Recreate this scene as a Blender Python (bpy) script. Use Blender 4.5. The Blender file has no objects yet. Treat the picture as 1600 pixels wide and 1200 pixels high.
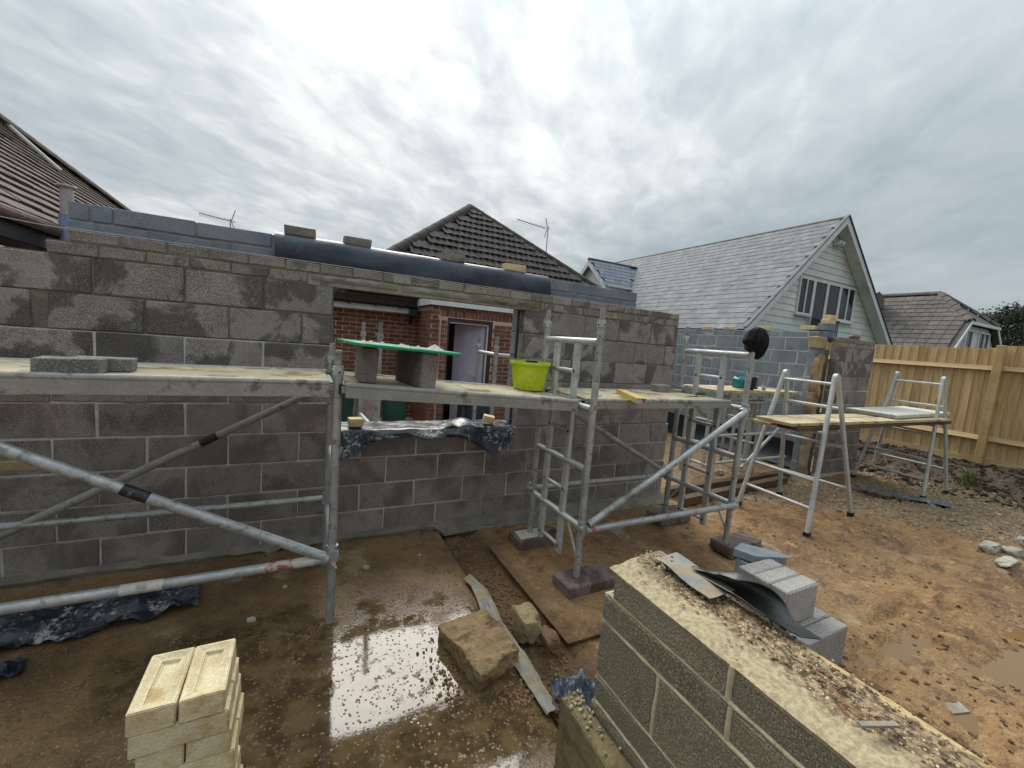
import bpy, bmesh, math, random
from mathutils import Vector, Matrix, noise
random.seed(7)
SC = bpy.context.scene
COL = SC.collection
R = math.radians

# ------------------------------------------------------------------ camera
F_PX, YAW, PIT, ROL = 644.2, R(26.748), R(-6.053), R(4.568)
CAM = Vector((-0.62, -3.453, 1.730))
_f = Vector((math.sin(YAW)*math.cos(PIT), math.cos(YAW)*math.cos(PIT), math.sin(PIT)))
_r0 = Vector((math.cos(YAW), -math.sin(YAW), 0)); _u0 = _r0.cross(_f)
_r = _r0*math.cos(ROL) + _u0*math.sin(ROL); _u = -_r0*math.sin(ROL) + _u0*math.cos(ROL)
cd = bpy.data.cameras.new('camera'); cam = bpy.data.objects.new('camera', cd); COL.objects.link(cam)
cd.sensor_width = 36; cd.lens = F_PX/1600*36; cd.clip_start = 0.02; cd.clip_end = 3000
m = Matrix((( _r.x,_u.x,-_f.x,CAM.x),(_r.y,_u.y,-_f.y,CAM.y),(_r.z,_u.z,-_f.z,CAM.z),(0,0,0,1)))
cam.matrix_world = m
SC.camera = cam
SC.render.resolution_x, SC.render.resolution_y = 1024, 768

# ------------------------------------------------------------------ world / sky (overcast, brightest around the veiled sun)
SUN_EL, SUN_AZ = R(43), R(5)          # azimuth measured from +Y towards +X
sdir = Vector((math.sin(SUN_AZ)*math.cos(SUN_EL), math.cos(SUN_AZ)*math.cos(SUN_EL), math.sin(SUN_EL)))
w = bpy.data.worlds.new('World'); SC.world = w; w.use_nodes = True
nt = w.node_tree; N = nt.nodes; L = nt.links; N.clear()
def nn(t, **k):
    n = N.new(t)
    for a, b in k.items(): setattr(n, a, b)
    return n
def mth(op, a, b=None, c=None, clamp=False):
    n = nn('ShaderNodeMath', operation=op); n.use_clamp = clamp
    for i, v in enumerate((a, b, c)):
        if v is None: continue
        if isinstance(v, (int, float)): n.inputs[i].default_value = v
        else: L.new(v, n.inputs[i])
    return n.outputs[0]
def ramp(fac, stops):
    n = nn('ShaderNodeValToRGB'); L.new(fac, n.inputs[0]); cr = n.color_ramp
    while len(cr.elements) < len(stops): cr.elements.new(0.5)
    for e, (p, c) in zip(cr.elements, stops):
        e.position = p; e.color = (*c, 1) if len(c) == 3 else c
    return n.outputs[0]
def mixc(fac, a, b, blend='MIX'):
    n = nn('ShaderNodeMix', data_type='RGBA', blend_type=blend)
    for s, v in ((n.inputs[0], fac), (n.inputs[6], a), (n.inputs[7], b)):
        if isinstance(v, (int, float)): s.default_value = v
        elif isinstance(v, tuple): s.default_value = (*v, 1)
        else: L.new(v, s)
    return n.outputs[2]
out = nn('ShaderNodeOutputWorld'); bg = nn('ShaderNodeBackground'); L.new(bg.outputs[0], out.inputs[0])
sky = nn('ShaderNodeTexSky', sky_type='NISHITA'); sky.sun_disc = False
sky.sun_elevation = SUN_EL; sky.sun_rotation = SUN_AZ; sky.air_density = 1.0; sky.dust_density = 2.0
tc = nn('ShaderNodeTexCoord'); sep = nn('ShaderNodeSeparateXYZ'); L.new(tc.outputs['Generated'], sep.inputs[0])
dx, dy, dz = sep.outputs
zz = mth('MAXIMUM', dz, 0.0)
den = mth('ADD', zz, 0.16)
cmb = nn('ShaderNodeCombineXYZ'); L.new(mth('DIVIDE', dx, den), cmb.inputs[0]); L.new(mth('DIVIDE', dy, den), cmb.inputs[1])
def nz(vec, scale, detail, rough=0.5, rot=0, sc=(1,1,1), dist=0, off=(0,0,0)):
    mr = nn('ShaderNodeMapping'); L.new(vec, mr.inputs[0]); mr.inputs['Rotation'].default_value = (0,0,rot)
    mp = nn('ShaderNodeMapping'); L.new(mr.outputs[0], mp.inputs[0]); mp.inputs['Scale'].default_value = sc; mp.inputs['Location'].default_value = off
    t = nn('ShaderNodeTexNoise'); L.new(mp.outputs[0], t.inputs['Vector'])
    t.inputs['Scale'].default_value = scale; t.inputs['Detail'].default_value = detail; t.inputs['Roughness'].default_value = rough; t.inputs['Distortion'].default_value = dist
    return t.outputs[0]
big = nz(cmb.outputs[0], 0.55, 4, 0.5, off=(3.1,1.2,0))
med = nz(cmb.outputs[0], 1.9, 5, 0.55, rot=R(-36), sc=(1.0,1.7,1), dist=0.5)
fine = nz(cmb.outputs[0], 5.5, 4, 0.55, rot=R(-48), sc=(1,1.5,1), dist=0.4)
dot = nn('ShaderNodeVectorMath', operation='DOT_PRODUCT'); L.new(tc.outputs['Generated'], dot.inputs[0]); dot.inputs[1].default_value = sdir
glow = mth('POWER', mth('MAXIMUM', dot.outputs['Value'], 0.0), 2.2)
wav = nn('ShaderNodeMapRange'); L.new(dot.outputs['Value'], wav.inputs[0]); wav.inputs[1].default_value = 0.35; wav.inputs[2].default_value = 1.0; wav.inputs[3].default_value = 0.22; wav.inputs[4].default_value = 1.15
rip = mth('ADD', mth('MULTIPLY', mth('SUBTRACT', med, 0.5), 0.50), mth('MULTIPLY', mth('SUBTRACT', fine, 0.5), 0.36))
c = mth('ADD', mth('ADD', mth('MULTIPLY', big, 0.62), 0.34), mth('MULTIPLY', rip, wav.outputs[0]))
cl = ramp(mth('ADD', c, mth('MULTIPLY', glow, 0.25)), [(0.48,(0.136,0.160,0.178)), (0.66,(0.178,0.204,0.220)), (0.82,(0.242,0.266,0.276)), (0.97,(0.345,0.363,0.358)), (1.0,(0.37,0.386,0.376))])
# overcast skies are brighter towards the zenith
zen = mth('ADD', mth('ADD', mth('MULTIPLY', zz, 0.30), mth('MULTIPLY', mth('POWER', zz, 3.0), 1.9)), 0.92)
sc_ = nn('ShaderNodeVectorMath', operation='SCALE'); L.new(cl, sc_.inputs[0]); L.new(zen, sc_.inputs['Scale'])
skyd = nn('ShaderNodeVectorMath', operation='SCALE'); L.new(sky.outputs[0], skyd.inputs[0]); skyd.inputs['Scale'].default_value = 0.5
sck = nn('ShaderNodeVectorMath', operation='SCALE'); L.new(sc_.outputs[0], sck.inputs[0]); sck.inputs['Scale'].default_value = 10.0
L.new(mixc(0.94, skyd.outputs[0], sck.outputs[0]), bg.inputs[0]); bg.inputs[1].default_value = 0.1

sd = bpy.data.lights.new('sun', 'SUN'); so = bpy.data.objects.new('sun', sd); COL.objects.link(so)
sd.energy = 1.5; sd.angle = R(40); sd.color = (1.0, 0.95, 0.87)
so.rotation_euler = (-sdir).to_track_quat('-Z', 'Y').to_euler(); so.location = (0, 0, 30)

SC.view_settings.view_transform = 'Standard'; SC.view_settings.look = 'None'
SC.view_settings.exposure = 1.22; SC.view_settings.gamma = 1.0
SC.view_settings.use_curve_mapping = False
try:
    SC.cycles.max_bounces = 6; SC.cycles.diffuse_bounces = 3; SC.cycles.glossy_bounces = 3
except Exception: pass

# ------------------------------------------------------------------ pixel helpers (photo is 1600 x 1200)
def ray(px, py): return _f + _r*((px-800)/F_PX) - _u*((py-600)/F_PX)
def G(px, py, z=0.0):
    d = ray(px, py); return CAM + d*((z-CAM.z)/d.z)
def W(px, py, Y=0.0):
    d = ray(px, py); return CAM + d*((Y-CAM.y)/d.y)
def XP(px, py, X=0.0):
    d = ray(px, py); return CAM + d*((X-CAM.x)/d.x)

# ------------------------------------------------------------------ materials
def lin(h):
    h = h.lstrip('#'); o = []
    for i in (0,2,4):
        v = int(h[i:i+2],16)/255; o.append(v/12.92 if v <= .04045 else ((v+.055)/1.055)**2.4)
    return tuple(o)
MATS = {}
class NT:
    def __init__(s, name):
        s.m = bpy.data.materials.new(name); s.m.use_nodes = True; s.t = s.m.node_tree; s.t.nodes.clear()
        s.out = s.n('ShaderNodeOutputMaterial'); s.b = s.n('ShaderNodeBsdfPrincipled'); s.l(s.b.outputs[0], s.out.inputs[0])
        s.geo = s.n('ShaderNodeNewGeometry'); s.oi = s.n('ShaderNodeObjectInfo'); s.pos = s.geo.outputs['Position']
        MATS[name] = s.m
    def n(s, t, **k):
        x = s.t.nodes.new(t)
        for a, b in k.items(): setattr(x, a, b)
        return x
    def l(s, a, b): s.t.links.new(a, b)
    def put(s, sock, v):
        if isinstance(v, (int, float)): sock.default_value = (v, v, v, 1) if sock.type == 'RGBA' else v
        elif isinstance(v, tuple): sock.default_value = (*v, 1) if len(sock.default_value) == 4 and len(v) == 3 else v
        else: s.l(v, sock)
    def map(s, vec, scale=(1,1,1), rot=(0,0,0), loc=(0,0,0)):
        x = s.n('ShaderNodeMapping'); s.l(vec, x.inputs[0]); x.inputs['Scale'].default_value = scale; x.inputs['Rotation'].default_value = rot; x.inputs['Location'].default_value = loc
        return x.outputs[0]
    def noise(s, scale, detail=3, rough=.55, vec=None, dist=0):
        x = s.n('ShaderNodeTexNoise'); s.l(vec or s.pos, x.inputs['Vector'])
        x.inputs['Scale'].default_value = scale; x.inputs['Detail'].default_value = detail; x.inputs['Roughness'].default_value = rough; x.inputs['Distortion'].default_value = dist
        return x.outputs[0]
    def vor(s, scale, vec=None, out='Distance', feat='F1'):
        x = s.n('ShaderNodeTexVoronoi', feature=feat); s.l(vec or s.pos, x.inputs['Vector']); x.inputs['Scale'].default_value = scale
        return x.outputs[out]
    def mth(s, op, a, b=None, c=None, clamp=False):
        x = s.n('ShaderNodeMath', operation=op); x.use_clamp = clamp
        for i, v in enumerate((a, b, c)):
            if v is not None: s.put(x.inputs[i], v)
        return x.outputs[0]
    def sm(s, v, lo, hi, a=0., b=1.):
        x = s.n('ShaderNodeMapRange', interpolation_type='SMOOTHSTEP'); s.put(x.inputs[0], v)
        for i, q in zip((1,2,3,4), (lo,hi,a,b)): x.inputs[i].default_value = q
        return x.outputs[0]
    def mix(s, f, a, b, blend='MIX'):
        x = s.n('ShaderNodeMix', data_type='RGBA', blend_type=blend)
        for k, v in ((0,f),(6,a),(7,b)): s.put(x.inputs[k], v)
        return x.outputs[2]
    def bump(s, h, strength=.5, dist=.01, nrm=None):
        x = s.n('ShaderNodeBump'); s.put(x.inputs['Height'], h); x.inputs['Strength'].default_value = strength; x.inputs['Distance'].default_value = dist
        if nrm is not None: s.l(nrm, x.inputs['Normal'])
        return x.outputs[0]
    def fin(s, col, rough=.8, nrm=None, metal=None, spec=None):
        s.put(s.b.inputs['Base Color'], col); s.put(s.b.inputs['Roughness'], rough)
        if nrm is not None: s.l(nrm, s.b.inputs['Normal'])
        if metal is not None: s.put(s.b.inputs['Metallic'], metal)
        if spec is not None: s.b.inputs['Specular IOR Level'].default_value = spec
        return s.m

def simple(name, c1, c2, scale=6, rough=.8, bump=.3, bscale=60, bdist=.004, rnd=.15, metal=None, dirt=None, rough2=None, fscale=None):
    s = NT(name); c1, c2 = lin(c1), lin(c2)
    a = s.noise(scale, 4); col = s.mix(s.sm(a,.35,.65), c1, c2)
    f = s.noise(fscale or scale*9, 3); col = s.mix(s.mth('MULTIPLY', s.sm(f,.3,.7), .35), col, tuple(x*.62 for x in c1))
    if dirt:
        d = s.sm(s.noise(dirt[1], 5, .62), dirt[2], dirt[2]+.12); col = s.mix(s.mth('MULTIPLY', d, dirt[3] if len(dirt) > 3 else .8), col, lin(dirt[0]))
    if rnd:
        v = s.mth('MULTIPLY_ADD', s.oi.outputs['Random'], 2*rnd, 1-rnd); x = s.n('ShaderNodeVectorMath', operation='SCALE'); s.l(col, x.inputs[0]); s.l(v, x.inputs['Scale']); col = x.outputs[0]
    nr = s.bump(s.noise(bscale, 4), bump, bdist) if bump else None
    rg = rough if rough2 is None else s.sm(s.noise(scale*1.7,4), .35, .65, rough, rough2)
    return s.fin(col, rg, nr, metal)

def blockmat(name, base, light, speck, wet=None, wetamt=.0, sscale=160, rnd=.12, warm=None):
    """dense aggregate block: salt and pepper grain, open pores, damp patches"""
    s = NT(name)
    rv = s.n('ShaderNodeCombineXYZ'); k_ = s.mth('MULTIPLY', s.oi.outputs['Random'], 37.); s.l(k_, rv.inputs[0]); s.l(s.mth('MULTIPLY', k_, 1.7), rv.inputs[2])
    pv = s.n('ShaderNodeVectorMath', operation='ADD'); s.l(s.pos, pv.inputs[0]); s.l(rv.outputs[0], pv.inputs[1]); pv = pv.outputs[0]
    g1 = s.noise(sscale, 2, .6); g2 = s.vor(sscale*.55); lo = s.noise(4.2, 4, .55, pv)
    col = s.mix(s.sm(lo,.3,.7), lin(base), lin(light))
    col = s.mix(s.mth('MULTIPLY', s.sm(g1,.52,.66), .85), col, lin(speck))
    col = s.mix(s.mth('MULTIPLY', s.sm(g1,.46,.32), .6), col, tuple(x*.35 for x in lin(base)))
    if warm:
        col = s.mix(s.mth('MULTIPLY', s.oi.outputs['Random'], .6), col, s.mix(.5, col, lin(warm)))
    v = s.mth('MULTIPLY_ADD', s.oi.outputs['Random'], 2*rnd, 1-rnd)
    rough = .9
    if wet:
        wn = s.noise(2.8, 5, .62, s.map(pv, (1,1,.8), loc=(4.3,0,1.7)), .6)
        wob = s.mth('MULTIPLY_ADD', s.oi.outputs['Random'], .10, wn)
        wm = s.sm(wob, wet[0], wet[0]+wet[1])
        v = s.mth('MULTIPLY', v, s.mth('MULTIPLY_ADD', wm, -wetamt, 1.0))
        rough = s.mth('MULTIPLY_ADD', wm, -.28, .9)
        # pale bloom along the drying edge
        ed = s.mth('MULTIPLY', s.sm(wob, wet[0]-.06, wet[0]), s.mth('SUBTRACT', 1.0, wm))
        col = s.mix(s.mth('MULTIPLY', ed, .22), col, lin('#a9a5a0'))
    x = s.n('ShaderNodeVectorMath', operation='SCALE'); s.l(col, x.inputs[0]); s.l(v, x.inputs['Scale'])
    h = s.mth('ADD', s.mth('MULTIPLY', g1, .7), s.mth('MULTIPLY', g2, .5))
    return s.fin(x.outputs[0], rough, s.bump(h, .55, .006), spec=.3)

blockmat('dense_block', '#766e6b', '#908884', '#c4beb8', wet=(.53,.085), wetamt=.54, warm='#6f6257', rnd=.17)
blockmat('dense_block_low', '#7b716d', '#8f857f', '#aea49c', wet=(.48,.20), wetamt=.36, warm='#75675a', rnd=.19)
blockmat('near_block', '#6d6655', '#817866', '#b3a994', sscale=200, warm='#6b5f4a')
blockmat('pale_block', '#8d8884', '#a09b96', '#bcb7b1', sscale=150)
blockmat('pad_block', '#5a4a45', '#6d5b54', '#7d6d66', sscale=140, wet=(.5,.1), wetamt=.3)
blockmat('aircrete', '#7d8891', '#8c969e', '#96a0a8', sscale=170, rnd=.12, wet=(.52,.2), wetamt=.22)
blockmat('aircrete_wet', '#6e7a86', '#7b8792', '#78848f', sscale=170, rnd=.06, wet=(.6,.2), wetamt=.2)
blockmat('grey_brick', '#78726a', '#908a82', '#a9a39a', sscale=110, rnd=.2, wet=(.55,.08), wetamt=.4, warm='#82755f')
blockmat('grey_block', '#6f6f6b', '#84837f', '#9a9995', sscale=120)
simple('mortar_grey', '#7f7a72', '#9c968c', 9, .95, .7, 70, .006, 0, dirt=('#5c5850', 3, .55))
simple('mortar_pale', '#c0bab0', '#d2cdc4', 9, .95, .6, 90, .005, 0, dirt=('#6f6a62', 2.2, .53))
simple('mortar_dark', '#6e675c', '#837b6e', 7, .95, .8, 60, .008, 0)
simple('mortar_buff', '#b3a788', '#c9bea0', 12, .95, .8, 80, .005, 0, dirt=('#8b7d5a', 6, .6))
simple('mortar_sand', '#9c8d6e', '#b3a586', 7, .95, .9, 45, .010, 0, dirt=('#8d7658', 9, .58, .7))
simple('lintel', '#8a8274', '#a0988a', 6, .95, .6, 60, .006, 0, dirt=('#5e584c', 5, .55))
simple('mortar_white', '#b4b8ba', '#c8cccd', 9, .95, .4, 90, .003, 0)
simple('olive_block', '#6d6146', '#82744f', 8, .9, .8, 60, .006, .1, dirt=('#54492f', 6, .55, .7))
simple('cavity_dark', '#20242a', '#2b3036', 5, .6, .2, 40, .004, 0)
simple('foam_board', '#94795a', '#ab8f6c', 12, .9, .8, 50, .006, 0, dirt=('#7b4a2c', 14, .56, .6))
simple('red_brick', '#6a4438', '#835848', 9, .9, .4, 90, .003, .28, dirt=('#4d2c26', 12, .6, .5))
simple('cream_brick', '#cfb98c', '#dfcda4', 8, .9, .4, 110, .003, .07, dirt=('#b8925a', 7, .6, .6))
simple('cream_brick_stack', '#c6b48c', '#dccfad', 16, .95, .8, 150, .005, .09, dirt=('#a8884e', 13, .55, .6))
simple('yellow_brick', '#9c8c66', '#ac9c78', 8, .9, .4, 90, .003, .1)
simple('mortar_red', '#b9a28c', '#cdb8a0', 9, .95, .5, 80, .003, 0)
simple('white_paint', '#d3d6d6', '#dfe2e2', 3, .45, .05, 30, .002, 0)
simple('white_board', '#d0dad2', '#dfe7df', 2.2, .6, .15, 40, .003, .05, dirt=('#9aa39c', 1.6, .6, .5))
simple('dark_gutter', '#17191b', '#202326', 4, .4, 0, rnd=0)
simple('tile_brown', '#4c413b', '#675951', 7, .9, .5, 60, .006, .16, dirt=('#7e7063', 9, .62, .6))
simple('tile_dark', '#332e2d', '#443d3a', 6, .9, .5, 60, .006, .14, dirt=('#5a5850', 8, .66, .6))
simple('tile_grey', '#5c5653', '#6e6863', 4, .9, .5, 60, .006, .14, dirt=('#757345', 1.6, .6, .7))
simple('slate', '#75777a', '#848688', 3, .78, .25, 40, .003, .13, dirt=('#6c6f73', 2, .58, .6), rough2=.9)
simple('slate_blue', '#5f6878', '#737b88', 3, .5, .25, 40, .003, .15)
simple('galv', '#a4a6a5', '#b8bab8', 9, .42, .2, 60, .002, .06, metal=.5, dirt=('#77766f', 22, .54, .85), rough2=.62)
simple('alu', '#b4b6b3', '#c6c8c4', 7, .5, .15, 60, .002, .05, metal=.35, dirt=('#7d7c74', 12, .6, .7), rough2=.65)
simple('alu_dull', '#94928a', '#a8a69c', 7, .6, .2, 50, .002, .05, metal=.2, dirt=('#5f5b50', 7, .53, .85))
simple('deck_ply', '#a3977d', '#bcb095', 3, .92, .6, 60, .005, .05, dirt=('#655436', 5.5, .50, .8))
simple('plank', '#ab9a7a', '#c0b08f', 4, .85, .4, 50, .003, .12, dirt=('#75664c', 7, .53, .8))
simple('plank_dark', '#544230', '#69533c', 4, .9, .4, 50, .003, .1, dirt=('#4d3b28', 4, .5, .7))
simple('staging_white', '#c6c2b6', '#d4d0c6', 4, .7, .3, 60, .003, 0, dirt=('#5e5648', 13, .57, .85))
simple('fence_wood', '#b3935c', '#c7a970', 2.5, .85, .35, 50, .003, .10, dirt=('#93713f', 3.5, .6, .7))
simple('fence_post', '#ad9260', '#bda373', 3, .85, .35, 50, .003, .05, dirt=('#8c7038', 5, .58, .6))
simple('green_board', '#1f9a72', '#27a87c', 4, .45, .1, 40, .002, 0, dirt=('#a9ab98', 15, .55, .85))
simple('lime_plastic', '#b6cc14', '#c3d820', 4, .38, .05, 30, .001, 0, dirt=('#c9cf9c', 17, .57, .75))
simple('black_rubber', '#141518', '#1d1e21', 6, .7, .2, 60, .003, 0)
simple('black_wool', '#0b0c10', '#131419', 20, 1.0, .8, 260, .004, 0)
simple('black_label', '#1b1b1c', '#262627', 10, .5, 0, rnd=0, dirt=('#8d8f8f', 60, .6, .8))
simple('white_label', '#b9b4a9', '#cbc8c0', 14, .6, 0, rnd=0, dirt=('#8a8478', 20, .55, .8))
simple('red_paint', '#8f4a45', '#a0605a', 10, .6, 0, rnd=0, dirt=('#b9b4aa', 26, .47, .9))
simple('teal_plastic', '#13707a', '#1a8089', 5, .4, 0, rnd=0)
simple('grey_plastic', '#70767c', '#8a9096', 5, .45, 0, rnd=0)
simple('yellow_tool', '#bda33e', '#cbb45c', 5, .5, .1, 30, .002, 0, dirt=('#a59678', 14, .52, .8))
simple('green_plastic', '#173f38', '#205048', 5, .5, .1, 30, .002, 0)
simple('pink_sack', '#a58e88', '#bdaca5', 12, .8, .4, 30, .01, 0)
simple('plaster_lilac', '#c6bdcc', '#d2c9d6', 2, .8, .1, 40, .002, 0)
simple('mahogany', '#3c1c1c', '#4a2523', 5, .5, .1, 30, .002, 0)
simple('pink_trim', '#b58d84', '#c59e94', 6, .7, .1, 40, .002, 0)
simple('flue_pink', '#b0a1a5', '#c2b3b5', 6, .7, .2, 30, .003, 0, dirt=('#8d6d68', 8, .6, .7))
simple('flue_blue', '#7c86a3', '#8f98b2', 6, .7, .2, 30, .003, 0)
simple('lead_grey', '#a7a7a6', '#bab9b6', 6, .6, .2, 40, .003, 0)
simple('bark', '#4b4036', '#5f5245', 5, .95, .6, 20, .03, 0)
simple('pine_leaf', '#2a3527', '#3a4632', 1.2, .9, 0, rnd=0, fscale=3)
simple('weed_leaf', '#4c562c', '#656b38', 5, .8, 0, rnd=0)
simple('stone_pale', '#a0998a', '#b8b0a0', 9, .9, .6, 50, .01, .1, dirt=('#85745a', 5, .56, .7))
simple('stone_yellow', '#8c7b58', '#a5926a', 8, .85, .9, 40, .012, 0, dirt=('#5f4f37', 9, .55, .8))
simple('stone_orange', '#86704f', '#a4865f', 11, .85, 1.0, 34, .025, 0, dirt=('#57432e', 9, .53, .85))
simple('gravel', '#8a7a63', '#a09279', 14, .9, .4, 80, .004, 0, dirt=('#d0c4ac', 20, .63, .9))
simple('topsoil', '#2e261d', '#453a2c', 10, .95, .5, 60, .006, 0)
simple('clod', '#6a4f36', '#826548', 14, .9, .5, 60, .005, 0)
simple('rail_black', '#1c2430', '#27303d', 5, .5, 0, rnd=0)
simple('root_brown', '#6b5b48', '#7f6e58', 8, .9, .3, 50, .003, 0)
def glassmat(name, c):
    s = NT(name); s.fin(lin(c), .05, None, spec=.3); return s.m
glassmat('window_glass', '#1d2724')
def sheetmat(name, c1, c2, smear, thr=.5, rough=.3):
    s = NT(name)
    d = s.mth('ADD', s.mth('MULTIPLY', s.noise(8, 6, .7, dist=.6), .55), s.mth('MULTIPLY', s.noise(42, 4, .7), .45)); m_ = s.sm(d, thr, thr+.09)
    col = s.mix(s.sm(s.noise(5,3),.4,.6), lin(c1), lin(c2)); col = s.mix(s.mth('MULTIPLY', m_, .9), col, lin(smear))
    s.fin(col, s.mth('MULTIPLY_ADD', m_, .5, rough), s.bump(s.noise(26,4), .35, .01)); return s.m
sheetmat('dpm_black', '#1e2733', '#2b3644', '#5a6370', .57, .42)
sheetmat('dpm_dirty', '#1a222b', '#27313b', '#a3a49e', .52, .28)
sheetmat('dpm_blue', '#39434d', '#4c5761', '#8d9496', .50, .30)
sheetmat('dpc_pale', '#6f7477', '#85898a', '#95866b', .43, .55)
sheetmat('dpc_black', '#1c1c1a', '#272724', '#8d8a80', .60, .40)
sheetmat('dpm_inside', '#0e1319', '#161c24', '#3a4048', .66, .45)

# muddy ground: tan clay, darker ruts, water lying in hollows
def ground_mat():
    s = NT('mud')
    a = s.noise(.9, 5, .55); b = s.noise(5.5, 5, .62); c_ = s.noise(38, 4, .6); e = s.noise(1.7, 4, .5, s.map(s.pos, loc=(7,3,0)))
    col = s.mix(s.sm(a,.36,.64), lin('#775a3c'), lin('#97764f'))
    col = s.mix(s.mth('MULTIPLY', s.sm(b,.52,.64), .75), col, lin('#5d4631'))
    mid = s.noise(14, 5, .65); col = s.mix(s.mth('MULTIPLY', s.sm(mid,.55,.66), .6), col, lin('#ae926a')); col = s.mix(s.mth('MULTIPLY', s.sm(mid,.44,.34), .55), col, lin('#5a4430'))
    col = s.mix(s.mth('MULTIPLY', s.sm(c_,.55,.7), .5), col, lin('#a58d69'))
    col = s.mix(s.mth('MULTIPLY', s.sm(c_,.44,.3), .5), col, lin('#5d452e'))
    col = s.mix(s.mth('MULTIPLY', s.sm(e,.60,.70), .55), col, lin('#b9ae98'))
    sx = s.n('ShaderNodeSeparateXYZ'); s.l(s.pos, sx.inputs[0])
    # dark topsoil bank under the fence, trench between the slabs
    bank = s.sm(s.mth('ADD', sx.outputs[0], s.mth('MULTIPLY', s.mth('SUBTRACT', b, .5), 1.6)), 7.7, 8.5)
    stony = s.mth('MULTIPLY', s.sm(s.mth('ADD', s.mth('ADD', s.mth('MULTIPLY', sx.outputs[0], .8), s.mth('MULTIPLY', sx.outputs[1], .55)), s.mth('MULTIPLY', b, 1.2)), 3.9, 4.7), .7)
    col = s.mix(stony, col, s.mix(s.sm(c_,.4,.62), lin('#5e4a36'), lin('#9c8767')))
    col = s.mix(s.mth('MULTIPLY', bank, .92), col, s.mix(c_, lin('#2b241c'), lin('#4d4132')))
    tr = s.mth('MULTIPLY', s.sm(sx.outputs[0], .40, .46), s.sm(sx.outputs[0], .92, .80))
    col = s.mix(s.mth('MULTIPLY', tr, .6), col, s.mix(c_, lin('#3d2f22'), lin('#72563a')))
    sh = s.mth('MULTIPLY', s.sm(sx.outputs[2], -.047, -.053), 1.0)
    wet = s.sm(s.noise(1.3, 3, .5, s.map(s.pos, loc=(2,9,0))), .40, .60)
    rough = s.mth('MULTIPLY_ADD', wet, -.32, .88)
    h = s.mth('ADD', s.mth('MULTIPLY', b, 1.2), s.mth('MULTIPLY', c_, .7))
    s.fin(col, rough, s.bump(h, 1.0, .03), spec=.4); return s.m
ground_mat()
def slab_mat():
    s = NT('wet_concrete')
    sx = s.n('ShaderNodeSeparateXYZ'); s.l(s.pos, sx.inputs[0])
    a = s.noise(1.4, 5, .6); b = s.noise(9, 5, .65); g = s.noise(75, 3, .6); v = s.vor(46)
    def blob(x, y, rx, ry):
        u = s.mth('DIVIDE', s.mth('SUBTRACT', sx.outputs[0], x), rx); w_ = s.mth('DIVIDE', s.mth('SUBTRACT', sx.outputs[1], y), ry)
        return s.mth('SQRT', s.mth('ADD', s.mth('MULTIPLY', u, u), s.mth('MULTIPLY', w_, w_)))
    d = s.mth('MINIMUM', s.mth('MINIMUM', blob(-.20,-1.70,.80,.80), blob(-.95,-1.1,.55,.4)), blob(-.55,-2.5,.7,.4))
    d = s.mth('ADD', d, s.mth('MULTIPLY', s.mth('SUBTRACT', s.noise(3.2,5,.6), .5), 1.5))
    deep = s.sm(d, 1.10, .72)                         # 1 in the puddle
    grit = s.sm(v, .30, .20)                          # grains standing proud of the water
    gmask = s.mth('MULTIPLY', grit, s.sm(s.noise(5,4,.6), .36, .52))
    isl = s.mth('MULTIPLY', s.sm(s.noise(17,5,.7), .55, .60), s.sm(s.noise(2.6,3,.5,s.map(s.pos,loc=(8,2,0))), .42, .58))
    pud = s.mth('MULTIPLY', s.mth('MULTIPLY', deep, s.mth('SUBTRACT', 1., gmask)), s.mth('SUBTRACT', 1., s.mth('MULTIPLY', isl, .9)))
    dry = s.mix(s.sm(a,.38,.62), lin('#624c34'), lin('#846a48'))
    dry = s.mix(s.mth('MULTIPLY', s.sm(b,.52,.66), .6), dry, lin('#4e3d2b'))
    dry = s.mix(s.mth('MULTIPLY', s.sm(g,.57,.70), .6), dry, lin('#b6a07c'))
    dry = s.mix(s.mth('MULTIPLY', s.sm(s.noise(2.2,4,.5,s.map(s.pos,loc=(5,1,0))),.60,.68), .5), dry, lin('#a79a80'))
    col = s.mix(pud, dry, s.mix(s.sm(b,.4,.6), lin('#4a3b28'), lin('#67553a')))
    film = s.sm(s.noise(2.4,5,.6,s.map(s.pos,loc=(1,6,0))), .38, .60, .62, .30)
    rough = s.mix(pud, film, .055)
    h = s.mth('ADD', s.mth('MULTIPLY', b, .5), s.mth('ADD', s.mth('MULTIPLY', g, .35), s.mth('MULTIPLY', gmask, .8)))
    bstr = s.mth('MULTIPLY_ADD', pud, -.97, 1.0)
    bn = s.n('ShaderNodeBump'); s.l(h, bn.inputs['Height']); s.l(s.mth('MULTIPLY', bstr, .85), bn.inputs['Strength']); bn.inputs['Distance'].default_value = .01
    s.fin(col, rough, bn.outputs[0], spec=.5); return s.m
slab_mat()
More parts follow.
